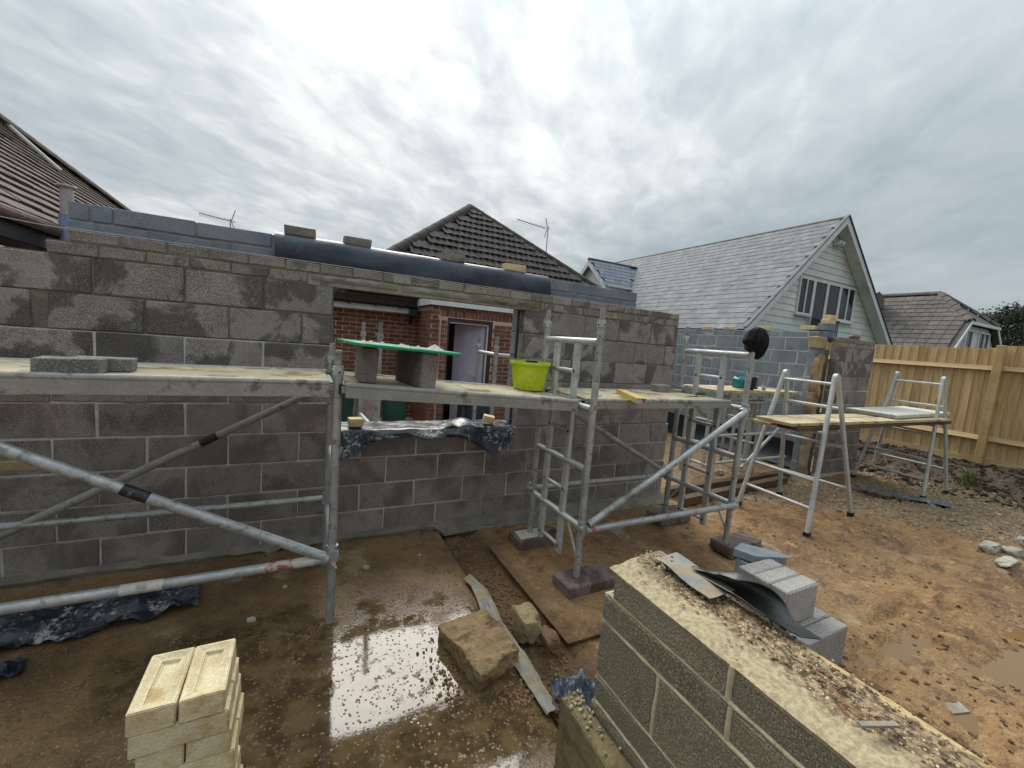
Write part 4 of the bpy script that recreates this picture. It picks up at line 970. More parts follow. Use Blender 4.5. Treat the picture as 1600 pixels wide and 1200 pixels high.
tw = thing('scaffold_tower', 'aluminium scaffold tower with two ladder frames standing on concrete pads', 'scaffold', (1.95,-.85,.08))
YF_, YR_ = -1.2, -.5
for X in (1.155, 2.775): ladder_frame(tw, X, YF_, YR_, .082, 2.0, (1.765,1.30,.87,.45), (1.54,1.09,.64,.19), (-.95,-.68))
fb = tubep(tw, 'brace', (1.16,YF_-.045,.45), (2.77,YF_-.045,.45), .025); fd = tubep(tw, 'brace', (1.18,YF_-.05,.49), (2.73,YF_-.05,1.285), .025)
tubep(tw, 'brace', (1.16,YR_+.045,.47), (2.77,YR_+.045,.46), .024); tubep(tw, 'brace', (1.2,YR_+.05,1.30), (2.74,YR_+.05,.50), .024)
for p_, ax in (((1.155,YF_-.02,.45),(0,1,0)),((2.775,YF_-.02,.45),(0,1,0)),((2.74,YF_-.03,1.29),(.85,0,.5)),((1.155,YR_+.02,.47),(0,1,0)),((2.775,YR_+.02,.47),(0,1,0))): clamp(tw, p_, ax)
MB().tube((1.185,YF_-.045,.45),(1.235,YF_-.045,.45),.0262,14).build('red_label', 'red_paint', fb, True)
MB().tube((1.30,YF_-.05,.552),(1.62,YF_-.05,.716),.0255,14).build('wear', 'alu_dull', fd, True)
tw2 = thing('scaffold_tower', 'galvanised scaffold tower at the left edge with crossing braces below its deck', 'scaffold', (-1.7,-.68,0))
YF2, YR2 = -1.0, -.34
for X in (-.46, -2.95):
    post(tw2, X, YF2, .0, 1.60); post(tw2, X, YR2, .0, 1.61)
    for z in (1.31,.88,.44): tubep(tw2, 'rail', (X,YF2+.02,z), (X,YR2-.02,z), .022, 'alu')
fb = tubep(tw2, 'brace', (-.48,YF2-.045,.42), (-2.93,YF2-.045,.41), .0255); fd = tubep(tw2, 'brace', (-.50,YF2-.05,.435), (-2.6,YF2-.05,1.60), .026)
rb = tubep(tw2, 'brace', (-.48,YR2+.04,.485), (-2.93,YR2+.04,.49), .022); rd = tubep(tw2, 'brace', (-.55,YR2+.045,1.275), (-2.3,YR2+.045,.335), .0245, 'alu_dull')
clamp(tw2, (-.46,YF2-.02,.43), (0,1,0)); clamp(tw2, (-.46,YR2+.02,.48), (0,1,0)); MB().tube((-.455,YF2-.05,.40),(-.445,YF2-.06,.36),.012,8).build('pin', 'red_paint', tw2)
def onbar(a, b, t0, t1, r, mat, par, name='sticker'):
    a, b = Vector(a), Vector(b); MB().tube(a.lerp(b,t0), a.lerp(b,t1), r, 16).build(name, mat, par, True)
onbar((-.50,YF2-.05,.435), (-2.6,YF2-.05,1.60), .365, .41, .0268, 'black_label', fd)
onbar((-.55,YR2+.045,1.275), (-2.3,YR2+.045,.335), .325, .375, .0253, 'black_label', rd)
onbar((-.48,YF2-.045,.42), (-2.93,YF2-.045,.41), .075, .125, .0263, 'red_paint', fb); onbar((-.48,YF2-.045,.42), (-2.93,YF2-.045,.41), .03, .07, .0262, 'white_label', fb); onbar((-.48,YF2-.045,.42), (-2.93,YF2-.045,.41), .30, .365, .0262, 'white_label', fb)
# tower inside the building, seen through the window
tw3 = thing('scaffold_tower', 'scaffold frame posts inside the building, seen through the window opening', 'scaffold', (.6,1.1,-.02))
for x, y, zt in ((.0,.62,1.80),(-.05,1.5,1.80),(1.32,.86,1.76),(1.40,1.6,1.76)): post(tw3, x, y, -.04, zt, .12)
for z in (1.55,1.1,.6): tubep(tw3, 'rail', (1.32,.88,z), (1.40,1.58,z), .022, 'alu')
tubep(tw3, 'rail', (1.33,.86,1.545), (2.4,.86,1.53), .024, 'alu')
MB().bar((.06,1.0,0),(.06,1.0,1.22),.05,.10,Vector((0,1,0)),.006).build('stile', 'alu', tw3)
for z in (.3,.75,1.2): tubep(tw3, 'rail', (.0,.64,z), (-.05,1.48,z), .022, 'alu')
# tower inside at the right
tw4 = thing('scaffold_tower', 'low scaffold tower inside the wide opening carrying the radio', 'scaffold', (5.4,.6,-.02))
YA4, YB4 = .38, .92
for X in (4.62, 5.55):
    post(tw4, X, YA4, -.05, 1.40 if X > 5 else 1.16, .06); post(tw4, X, YB4, -.05, 1.16, .05)
    for z in (1.12,.80,.45,.15): tubep(tw4, 'rail', (X,YA4+.02,z), (X,YB4-.02,z), .02, 'alu')
    for y in (.53,.77): MB().bar((X,y,.1),(X,y,1.1),.03,.045,Vector((0,1,0))).build('stile', 'alu', tw4)
for z in (1.10,.62,.22): tubep(tw4, 'brace', (4.62,YA4-.03,z), (6.3,YA4-.03,z), .021, 'alu')
tubep(tw4, 'brace', (5.2,YA4-.05,.12), (6.2,YA4-.05,.85), .022); tubep(tw4, 'brace', (4.66,YB4+.03,1.0), (6.2,YB4+.03,.2), .022); post(tw4, 6.25, YA4, -.05, 1.14, .04); post(tw4, 6.25, YB4, -.05, 1.14, .04)
dk = thing('plank_deck', 'timber planks on an aluminium beam inside the wide opening', 'deck', (5.4,.62,1.16))
bm_ = MB().box(4.45,6.36,.30,.35,1.15,1.235).build('beam', 'alu_dull', dk)
for k in range(7): MB().tube((4.6+.27*k,.299,1.19),(4.6+.27*k,.294,1.19),.013,10).build('hole', 'black_rubber', bm_)
for k in range(3): MB().box(4.40+.02*k,6.36,.31+.215*k,.515+.215*k,1.238,1.275).build('plank', 'plank', dk)

# decks of the towers in front of the wall
def deck(label, x0, x1, y0, y1, zl, zr, h, loc):
    d = thing('platform_deck', label, 'platform', loc); zf = lambda x: zl+(zr-zl)*(x-x0)/(x1-x0)
    def hx(xa, xb, ya, yb, a, b): return [(xa,ya,zf(xa)+a),(xb,ya,zf(xb)+a),(xb,yb,zf(xb)+a),(xa,yb,zf(xa)+a),(xa,ya,zf(xa)+b),(xb,ya,zf(xb)+b),(xb,yb,zf(xb)+b),(xa,yb,zf(xa)+b)]
    xm = (x0+x1)/2
    MB().hexa(hx(x0+.01,xm-.002,y0+.035,y1-.035,-.016,0)).build('board', 'deck_ply', d); MB().hexa(hx(xm+.002,x1-.01,y0+.035,y1-.035,-.016,0)).build('board', 'deck_ply', d)
    for y, s_ in ((y0,1),(y1,-1)):
        m_ = MB().hexa(hx(x0,x1,min(y,y+s_*.012),max(y,y+s_*.012),-h,-.02)).hexa(hx(x0,x1,min(y-s_*.006,y+s_*.02),max(y-s_*.006,y+s_*.02),-h-.006,-h+.006))
        rr = .013; a, b = Vector((x0,y+s_*.016,zf(x0)-.010)), Vector((x1,y+s_*.016,zf(x1)-.010)); m_.tube(a, b, rr+.005, 12); m_.build('side_beam', 'alu_dull', d)
    for x in (x0,x1): MB().hexa(hx(x-.02,x+.02,y0+.02,y1-.02,-.055,-.018)).build('end_beam', 'alu_dull', d)
    for x in (x0,x1):
        for y in (y0+.05,y1-.05): MB().hexa(hx(x-.03 if x == x0 else x, x if x == x0 else x+.03, y-.015,y+.015,-.06,-.012)).build('hook', 'black_rubber', d)
    return d, zf
deck('muddy plywood deck with a grey beam at the left edge', -2.95, -.50, -1.03, -.42, 1.43, 1.43, .078, (-1.7,-.7,1.33))
_, ZM = deck('middle plywood deck tilted down to the right, carrying the green board and bucket', -.425, 1.115, -1.08, -.46, 1.425, 1.340, .070, (.35,-.75,1.3))
deck('plywood deck of the right scaffold tower with tools lying on it', 1.20, 2.735, -1.10, -.48, 1.352, 1.352, .058, (2,-.75,1.28))

# ------------------------------------------------------------------ concrete pads under the tower
def loose_block(label, x0, x1, y0, y1, z0, z1, mat, rz=0, name='concrete_block', cat='block', group=None, b=.007, ry=0, rx=0):
    o = piece(name, None, x0, x1, y0, y1, z0, z1, mat, b, (rx, ry, rz)); return tag(o, label, cat, group)
loose_block('brown concrete block under the front left post of the scaffold tower', 1.02, 1.46, -1.305, -1.09, -.02, .08, 'pad_block', .03)
loose_block('brown concrete block under the front right post of the scaffold tower', 2.735, 3.175, -1.29, -1.075, -.02, .08, 'pad_block', .02)
loose_block('dark concrete block under the rear left tower post with a white tile on it', 1.0, 1.43, -.62, -.405, -.03, .08, 'pad_block', -.03)
loose_block('dark concrete block under the rear right post of the scaffold tower', 2.62, 3.06, -.60, -.385, -.03, .08, 'pad_block', .02)
tag(MB().prism([(1.03,-.455,.082),(1.02,-.60,.082),(1.19,-.59,.082),(1.27,-.52,.082),(1.25,-.455,.082)], (0,0,.008)).build('broken_tile', 'staging_white'), 'broken white tile lying on the rear left concrete block', 'tile')
# ------------------------------------------------------------------ things on the decks
loose_block('grey brick at the front of the left deck', -1.665, -1.45, -.995, -.893, 1.432, 1.497, 'grey_block', .02, 'brick', 'brick', 'bricks on the left deck', .004)
loose_block('grey brick lying behind the other brick on the left deck', -1.585, -1.37, -.88, -.778, 1.432, 1.497, 'grey_block', .04, 'brick', 'brick', 'bricks on the left deck', .004)
tl = math.atan2(-.085, 1.54)
loose_block('grey block standing on edge under the left end of the green board', -.345, -.245, -1.02, -.60, ZM(-.3)+.003, ZM(-.3)+.206, 'dense_block_low', -.04, ry=-tl)
loose_block('grey block standing on edge under the middle of the green board', -.045, .055, -1.06, -.64, ZM(0)+.003, ZM(0)+.214, 'dense_block_low', .16, ry=-tl)
zb0 = ZM(-.13)+.222; rz = .10
gm = cbox(.62,.60,.020,'green_board',.004,0,.002,'mortar_board'); o = link('mortar_board', gm, None, (-.11,-.80,zb0), (0,-tl*.8,rz)); tag(o, 'green plastic mortar board resting across two grey blocks', 'board')
crumb = MB()
for k in range(26):
    x, y = random.uniform(-.36,.16), random.uniform(-1.02,-.56); r_ = random.uniform(.006,.022) if k else .05; z = zb0+.010+(x+.11)*math.tan(tl*.8)
    crumb.add([(x-r_,y-r_*.8,z),(x+r_,y-r_,z),(x+r_*.9,y+r_,z),(x-r_,y+r_*.7,z),(x,y,z+r_*.7)], [(0,1,4),(1,2,4),(2,3,4),(3,0,4),(3,2,1,0)])
tag(stuff(crumb.build('mortar_crumbs', 'mortar_pale')), 'crumbs of dried mortar scattered on the green board', 'mortar')
bx_, by_ = .965, -.60; bz = ZM(bx_)+.004
bk = thing('bucket', 'lime green plastic bucket standing on the middle deck', 'bucket', (bx_,by_,bz))
MB().lathe([(0,0),(.112,0),(.120,.006),(.129,.05),(.150,.197),(.163,.197),(.166,.208),(.162,.220),(.151,.219),(.147,.19),(.122,.02),(0,.02)], (bx_,by_,bz), 40).build('body', 'lime_plastic', bk, True)
g_ = [bx_*0]
MB().path([Vector((bx_+.160*math.cos(a),by_+.160*math.sin(a)-.0,bz+.190-.02*math.sin(a*1.0) if False else bz+.226)) for a in [math.pi*(.05+.9*i/14) for i in range(15)]], .004, 6).build('handle', 'alu_dull', bk)
MB().lathe([(0,.165),(.141,.166)], (bx_,by_,bz), 30).build('mortar', 'mortar_grey', bk)
tag(MB().bar((bx_-.10,by_-.12,bz+.229),(bx_-.02,by_-.14,bz+.229),.03,.014).build('rubber_strip', 'black_rubber'), 'short black rubber strip on the rim of the lime bucket', 'strip')
P0, P1 = G(972,611,1.38), G(1000,624,1.38); dv = (P1-P0).normalized(); px_ = Vector((dv.y,-dv.x,0))
lv = thing('spirit_level', 'yellow spirit level lying across the right deck', 'level', P0.lerp(P1,.5))
P0.z = P1.z = 1.372; MB().bar(P0-dv*.03, P1+dv*.03, .075, .038).build('body', 'yellow_tool', lv); MB().bar(P1+dv*.0301, P1+dv*.036, .072, .036).build('end_cap', 'red_paint', lv)
for t in (.3,.7): MB().bar(P0.lerp(P1,t)-dv*.012, P0.lerp(P1,t)+dv*.012, .05, .0395).build('vial', 'staging_white', lv)
loose_block('small cut grey block at the rear of the right deck against the wall', 2.36, 2.53, -.62, -.52, 1.354, 1.42, 'dense_block', .05, b=.005)
hm = thing('lump_hammer', 'short hammer lying near the right end of the right deck', 'hammer', (2.62,-.6,1.354))
MB().tube((2.50,-.60,1.372),(2.70,-.62,1.372),.014,10).build('shaft', 'plank', hm); MB().tube((2.685,-.655,1.392),(2.705,-.585,1.392),.034,14).build('head', 'grey_plastic', hm)
trw = thing('trowel', 'muddy trowel lying on the right end of the right deck', 'trowel', (2.6,-.8,1.354))
MB().prism([(2.44,-.86,1.358),(2.56,-.91,1.358),(2.585,-.83,1.358)], (0,0,.004)).build('blade', 'alu_dull', trw); MB().path([(2.57,-.865,1.362),(2.59,-.86,1.385),(2.61,-.855,1.380),(2.72,-.83,1.378)], .012, 8).build('handle', 'plank_dark', trw)
# hat hung on the post
hc = W(1181,534,-1.2); HO = []
for a, b in ((1163,533),(1168,524),(1174,515),(1183,511),(1192,514),(1197,523),(1197,536),(1193,549),(1184,562),(1180,560),(1177,551),(1171,550),(1167,546),(1168,540)):
    p_ = W(a, b, -1.2)-hc; HO.append((math.atan2(p_.z,p_.x), math.hypot(p_.x,p_.z)))
HO.sort(); HO = [(HO[-1][0]-2*math.pi,HO[-1][1])]+HO+[(HO[0][0]+2*math.pi,HO[0][1])]
def hrad(a):
    for (a0,r0),(a1,r1) in zip(HO,HO[1:]):
        if a0 <= a <= a1: return r0+(r1-r0)*(a-a0)/max(1e-6,a1-a0)
    return .1
bm = bmesh.new(); bmesh.ops.create_icosphere(bm, subdivisions=5, radius=1)
for v in bm.verts:
    c_ = v.co.copy(); a = math.atan2(c_.z,c_.x); rho = math.hypot(c_.x,c_.z); k = hrad(a)*rho**.8
    fold = .016*math.sin(26*(c_.x*.5-c_.z*.3)+2*c_.z)*max(0.,1-rho)**.3
    v.co = hc+Vector((k*math.cos(a), c_.y*.066*(1-.25*rho)+fold*math.copysign(1,c_.y), k*math.sin(a)))
    v.co += .004*noise.noise_vector(v.co*30)
me = bpy.data.meshes.new('beanie_hat'); bm.to_mesh(me); bm.free(); me.materials.append(MATS['black_wool'])
for p in me.polygons: p.use_smooth = True
tag(link('beanie_hat', me), 'black knitted beanie hat hung over the front right scaffold post', 'hat')
# site radio
R0 = Vector((5.20,.50,1.277)); rd_ = thing('site_radio', 'teal and black site radio standing on the planks inside', 'radio', R0)
link('body', cbox(.24,.15,.17,'teal_plastic',.02,0,.002,'body'), rd_, R0+Vector((0,0,.095)), (0,0,-.2))
link('side', cbox(.09,.17,.205,'black_rubber',.02,0,.002,'side'), rd_, R0+Vector((.15,-.03,.104)), (0,0,-.2)); link('trim', cbox(.035,.18,.19,'grey_plastic',.012,0,.002,'trim'), rd_, R0+Vector((.205,-.04,.11)), (0,0,-.2))
MB().tube(R0+Vector((.0,-.075,.09)),R0+Vector((-.002,-.095,.09)),.055,20).build('speaker', 'black_rubber', rd_)
MB().path([R0+Vector((-.09,.02,.17)),R0+Vector((-.09,.02,.215)),R0+Vector((.09,-.02,.215)),R0+Vector((.09,-.02,.17))], .011, 8).build('handle', 'teal_plastic', rd_); MB().tube(R0+Vector((.06,.0,.17)),R0+Vector((.065,.0,.33)),.008,8).build('antenna', 'rail_black', rd_)

# ================================================================== TRESTLES AND BOARDS
def trestle(label, feet, ap, zb):
    t = thing('trestle', label, 'trestle', (ap[0][0],ap[0][1],0))
    F_ = [Vector((x,y,gh(x,y)+.0)) for x,y in feet]; A_ = [Vector(a) for a in ap]    # FL, FR, RL, RR ; front apex, rear apex
    legs = {}
    for nm, f_, a in (('FL',F_[0],A_[0]+Vector((-.035,0,0))),('FR',F_[1],A_[0]+Vector((.035,.0,0))),('RL',F_[2],A_[1]+Vector((-.035,0,0))),('RR',F_[3],A_[1]+Vector((.035,0,0)))):
        lg = MB().bar(f_+Vector((0,0,.03)), a, .05, .036, Vector((0,1,0)), .008).build('leg', 'alu', t); legs[nm] = (f_, a)
        MB().box(f_.x-.03,f_.x+.03,f_.y-.025,f_.y+.025,f_.z-.015,f_.z+.045).build('foot', 'black_rubber', lg)
    for a in A_: MB().tube(a+Vector((0,-.02,0)), a+Vector((0,.02,0)), .048, 16).build('hinge', 'alu', t, True)
    at = lambda nm, z: legs[nm][0].lerp(legs[nm][1], (z-legs[nm][0].z)/(legs[nm][1].z-legs[nm][0].z))
    for z in (ap[0][2]-.07, zb, .50, .22): tubep(t, 'rung', at('FL',z), at('RL',z), .019, 'alu', 10)
    for z in (zb+.26, .82, .34): tubep(t, 'rung', at('FR',z), at('RR',z), .019, 'alu', 10)
    tubep(t, 'rung', at('FR',zb), at('RR',zb), .019, 'alu', 10)
    return t
trestle('nearer aluminium folding trestle carrying the left ends of the planks', [(4.08,-1.20),(5.08,-1.13),(4.15,-.38),(5.05,-.34)], [(4.58,-1.0,1.60),(4.60,-.455,1.595)], 1.00)
trestle('farther aluminium folding trestle near the fence carrying the white board', [(7.24,-1.04),(7.98,-1.05),(7.36,-.15),(8.02,-.12)], [(7.62,-.91,1.655),(7.65,-.37,1.675)], 1.00)
def plank(label, x0, x1, y0, y1, z0, z1, mat='plank', rz=0, n='scaffold_board', cat='plank', g=None): return tag(piece(n, None, x0, x1, y0, y1, z0, z1, mat, .003, (0,0,rz)), label, cat, g)
plank('upper rear plank laid on the nearer trestle', 3.98, 7.0, -.75, -.535, 1.062, 1.098, rz=.012)
plank('lower rear plank laid on the nearer trestle under another plank', 3.95, 7.9, -.745, -.53, 1.022, 1.058, rz=.0)
plank('upper front plank running between the two trestles', 3.93, 7.75, -1.0, -.785, 1.062, 1.098, rz=-.01)
plank('lower front plank running between the two trestles', 3.99, 7.9, -.995, -.78, 1.022, 1.058, 'plank_dark', rz=.004)
wbd = thing('staging_board', 'thick dirty white staging board on the farther trestle', 'board', (7.2,-.6,1.102))
link('board', cbox(2.0,.56,.055,'staging_white',.008,0,.002,'board'), wbd, (7.25,-.62,1.132), (0,0,.05))
for x in (6.27,): link('end_cap', cbox(.02,.54,.05,'alu_dull',.004,0,.001,'end_cap'), wbd, (6.243,-.67,1.132), (0,0,.05))

# ================================================================== FOREGROUND WALL
def top_mat():
    s = NT('wall_top'); sx = s.n('ShaderNodeSeparateXYZ'); s.l(s.pos, sx.inputs[0])
    b = s.noise(9,5,.65); c_ = s.noise(60,4,.65); v = s.vor(70)
    sand = s.mix(s.sm(c_,.35,.65), lin('#8e8064'), lin('#ada080'))
    grit = s.mix(s.sm(c_,.38,.62), lin('#4a3d30'), lin('#9a8465')); grit = s.mix(s.sm(v,.22,.12), grit, lin('#cdbd9b')); grit = s.mix(s.mth('MULTIPLY', s.sm(b,.58,.68), .45), grit, lin('#75502f'))
    # pale film of sandy mortar on the near leaf, grit and crumbs over the cavity
    e = s.mth('ADD', sx.outputs[0], s.mth('MULTIPLY', s.mth('SUBTRACT', b, .5), .16))
    col = s.mix(s.sm(e,.50,.56), sand, grit)
    far = s.sm(s.mth('ADD', sx.outputs[0], s.mth('MULTIPLY', s.mth('SUBTRACT', s.noise(14,4),.5), .08)), .672, .69); col = s.mix(s.mth('MULTIPLY', far, .8), col, lin('#c7ad7c'))
    h = s.mth('ADD', s.mth('MULTIPLY', c_, .8), s.mth('MULTIPLY', b, .8)); s.fin(col, .92, s.bump(h, .7, .008)); return s.m
top_mat()
fw = thing('block_wall', 'low block wall in the right foreground with sandy mortar smeared along its top', 'wall', (.56,-3.2,0))
FX0, FX1, FY0, FY1 = .42, .70, -2.36, -4.7
rows = [(.812,.912,[-2.83,-3.28,-3.72,-4.17]), (.702,.800,[-2.84,-3.27,-3.74,-4.2]), (.475,.690,[-2.60,-3.05,-3.5,-3.95]), (.365,.463,[-2.80,-3.25,-3.7]), (.138,.353,[-2.6,-3.05,-3.5,-4.0]), (-.09,.126,[-2.8,-3.25,-3.7])]
for i, (z0, z1, pp_) in enumerate(rows):
    ys0 = FY0+(.0,.045,.05,.055,.06,.06)[i]; cut = [ys0+.006]+pp_+[FY1-.006]
    for a, b in zip(cut, cut[1:]):
        ln = round(abs(a-b)-.012,3)
        for x0 in (FX0, FX1-.1):
            link('block', cbox(ln,.1,round(z1-z0,3),'near_block',.006,random.randrange(4),.003,'block'), fw, (x0+.05+random.uniform(-.002,.002), (a+b)/2, (z0+z1)/2), (0,0,math.pi/2))
MB().box(FX0+.006, FX1-.006, FY1+.01, FY0-.004, -.1, .905).build('mortar', 'mortar_buff', fw)
MB().box(FX0+.0065, FX1-.0065, FY0-.004, FY0+.05, -.1, .80).build('mortar', 'mortar_buff', fw)
# rounded pointing standing in the joints
def wob_bar(a, b, r_=.0068):
    a, b = Vector(a), Vector(b); n = max(4,int((b-a).length/.018)); g0 = []; x_, y_, d_ = basis(b-a); s0 = random.random()*50
    for i in range(n+1):
        p_ = a.lerp(b,i/n); k = r_*(1+.35*noise.noise(Vector((i*.45,s0,0)))); o_ = x_*.004*noise.noise(Vector((i*.25,s0,3)))+y_*.004*noise.noise(Vector((i*.25,s0,9)))
        g0.append([p_+o_+(x_*math.cos(2*math.pi*q/10)+y_*math.sin(2*math.pi*q/10))*k for q in range(11)])
    return MB().sheet(g0, .002)
for i in range(5):
    z = (rows[i][0]+rows[i+1][1])/2; wob_bar((FX0+.007,FY1+.02,z),(FX0+.007,FY0+.03,z)).build('pointing', 'mortar_buff', fw, True)
for i, (z0, z1, pp_) in enumerate(rows[:5]):
    for p_ in pp_: wob_bar((FX0+.007,p_,z0),(FX0+.007,p_,z1),.0072).build('pointing', 'mortar_buff', fw, True)
g_ = []
for i in range(120):
    y = FY0+.03-(2.36)*i/119; row = []
    for j in range(25):
        x = FX0-.004+(FX1-FX0+.012)*j/24; ed = min(1,j/2.5,(24-j)/2.5)
        z = .912+ed*(.004+.012*(fbm(x,y,5)+.35)+.016*abs(fbm(x,y+7,14,2))*sstep(.50,.58,x))+.018*sstep(FY0-.16,FY0-.02,y)*sstep(.46,.56,x)*ed
        row.append((x+.006*fbm(y,j,9)*(1 if j in (0,24) else 0), y+(.02*fbm(x,1,14) if i == 0 else 0), z))
    g_.append(row)
MB().sheet(g_, .012).build('mortar_top', 'wall_top', fw, True)
cr = MB(); rg = random.Random(5)
def chunk(mb_, x, y, z, r_, rg_):
    pts = [(x+r_*rg_.uniform(.5,1)*sx, y+r_*rg_.uniform(.5,1)*sy, z+r_*rg_.uniform(.3,.8)*sz) for sx, sy, sz in ((-1,-1,-.4),(1,-1,-.4),(1,1,-.4),(-1,1,-.4),(-.7,-.7,1),(.7,-.7,1),(.7,.7,1),(-.7,.7,1))]; mb_.hexa(pts)
for k in range(380):
    y = rg.uniform(-3.9,-2.36); x = rg.uniform(.50,.705) if rg.random() < .9 else rg.uniform(.43,.5); chunk(cr, x, y, .922+.006*rg.random(), rg.uniform(.002,.006), rg)
for k in range(110): chunk(cr, rg.gauss(.58,.035), rg.gauss(-2.40,.025), .940+.018*rg.random(), rg.uniform(.002,.008), rg)
stuff(cr.build('mortar_crumbs', 'mortar_sand', fw))
cr = MB()
for k in range(520):
    y = rg.uniform(-3.9,-2.5); x = rg.uniform(.53,.70); chunk(cr, x, y, .922+.006*rg.random(), rg.uniform(.002,.006), rg)
stuff(cr.build('dark_grit', 'clod', fw))
# squeezed-out mortar at the ragged far end
for i in range(4): rock('mortar_blob', 'mortar_sand', (FX0+.035+.05*(i%2),FY0+.035,.74-.07*i), (.035,.022,.040), 20+i, fw, 3, .5)
# dpc strip on top, with its curled free end
g_ = []
for i in range(40):
    y = -2.385-.25*i/39; row = []
    for j in range(9):
        x = .575+.125*j/8+.012*fbm(y,0,5); row.append((x, y, .948+.008*fbm(x,y,9)+.012*math.sin(j*.6+y*20)*.3+.006*sstep(-2.5,-2.42,y)))
    g_.append(row)
d1 = tag(MB().sheet(g_, .003).build('plastic_strip', 'dpc_pale', None, True), 'pale blue-grey plastic strip bedded on the foreground wall near its far end', 'plastic strip')
g_ = []
for i in range(36):
    t = i/35; y = -2.49-.36*t; row = []
    rad = .008+.030*sstep(0,.5,t); opn = sstep(.45,.85,t)
    for j in range(19):
        u = j/18; a = -1.2+5.2*u*(1-.70*opn); cz = .945+rad
        row.append((.665+.05*t+rad*1.3*math.sin(a)+.035*opn*(u-.4)*(1-.6*t), y-.03*u*opn, cz-rad*math.cos(a)*(1-.4*opn)-.02*opn*t+.006*fbm(u*2,t*3,2)))
    g_.append(row)
tag(MB().sheet(g_, .003).build('plastic_strip', 'dpc_black', None, True), 'curled black plastic strip standing up from the foreground wall', 'plastic strip')
tag(MB().bar(G(1343,1132,.945), G(1402,1132,.945), .012, .006).build('plastic_offcut', 'dpc_pale'), 'small bluish plastic offcut lying on top of the foreground wall', 'plastic strip')
# low leaf beside it
lo = thing('low_block_wall', 'low sandy block leaf at the foot of the foreground wall', 'wall', (.37,-3,0))
for i, z in enumerate((-.09,.10,.215)):
    for k in range(5): link('block', cbox(.43,.085,.10 if i else .18,'olive_block',.008,random.randrange(4),.004,'block'), lo, (.372,-2.44-.44*k-(.1 if i % 2 else 0),z+(.05 if i else .09)), (0,0,math.pi/2))
MB().box(.334,.412,-4.6,-2.225,-.09,.312).build('mortar', 'olive_block', lo)
cr = MB()
for k in range(60): chunk(cr, rg.uniform(.335,.415), -2.23-abs(rg.gauss(0,.10)), .318+.004*rg.random(), rg.uniform(.002,.010), rg)
stuff(cr.build('mortar_crumbs', 'mortar_sand', lo))

# ================================================================== BLOCKS STACKED BEHIND THE FOREGROUND WALL
for i in range(3):
    y1 = -1.92-.102*i
    loose_block('pale grey block in the stack behind the foreground wall, %s of top three' % ('farthest','middle','nearest')[i], 1.85, 2.165, y1-.1, y1, .215, .43, 'pale_block', random.uniform(-.01,.01), group='top blocks of the stack')
for i in range(4):
    y1 = -1.94-.104*i
    loose_block('pale grey block in the bottom row of the stack behind the foreground wall, %s' % ('farthest','second farthest','second nearest','nearest')[i], 1.86, 2.29, y1-.1, y1, gh(2.1,y1)-.015, .213, 'pale_block', random.uniform(-.02,.02), group='bottom blocks of the stack')
tag(MB().prism([(2.0,-1.78,.40),(2.14,-1.74,.40),(2.30,-1.90,.385),(2.28,-1.97,.385),(2.05,-1.90,.40)], (.0,.0,.05)).build('broken_slab', 'aircrete'), 'broken blue-grey aerated slab lying behind the pale block stack', 'slab')
loose_block('grey aerated block standing behind the pale stack under the broken slab', 2.02, 2.30, -1.90, -1.78, -.03, .385, 'aircrete', .05)

# ================================================================== CREAM BRICK STACK (bottom left)
def frog_brick():
    bm = bmesh.new(); lx, ly, lz = .1025, .215, .065
    bmesh.ops.create_cube(bm, size=1)
    for v in bm.verts: v.co = Vector((v.co.x*lx, v.co.y*ly, v.co.z*lz))
    top_ = [f for f in bm.faces if f.normal.z > .9]
    for th, dp in ((.014,0),(.018,-.007),(.009,-.001),(.003,-.009)): bmesh.ops.inset_region(bm, faces=top_, thickness=th, depth=dp)
    ed = [e for e in bm.edges if e.calc_length() > .05 and len(e.link_faces) == 2 and e.calc_face_angle(0) > 1.2]
    bmesh.ops.bevel(bm, geom=ed, offset=.003, segments=2, affect='EDGES')
    for v in bm.verts: v.co += .0030*noise.noise_vector(v.co*26)
    me = bpy.data.meshes.new('cream_brick'); bm.to_mesh(me); bm.free(); me.materials.append(MATS['cream_brick_stack']); return me
fbm_ = frog_brick(); cx0, cy0 = -.905, -2.095
for L_ in range(11):
    zc = .71-.0655*L_-.0325; cr_ = L_ % 2 == 1
    off = (0,0) if L_ == 0 else ((.010,.004),(.006,-.002),(.014,.006),(.020,.0))[L_ % 4]
    for k in (-1,1):
        lab = 'cream clay brick on top of the stack in the left foreground, %s of the pair' % ('left' if k < 0 else 'right') if L_ == 0 else 'cream clay brick inside the stack in the left foreground, below its top pair'
        if cr_: o = link('cream_brick', fbm_, None, (cx0+off[0], cy0+off[1]+k*.0535, zc), (0,0,math.pi/2+random.uniform(-.02,.02)))
        else: o = link('cream_brick', fbm_, None, (cx0+off[0]+k*.0535, cy0+off[1], zc), (0,0,random.uniform(-.015,.015)))
        tag(o, lab, 'brick', 'cream bricks stacked in the foreground')

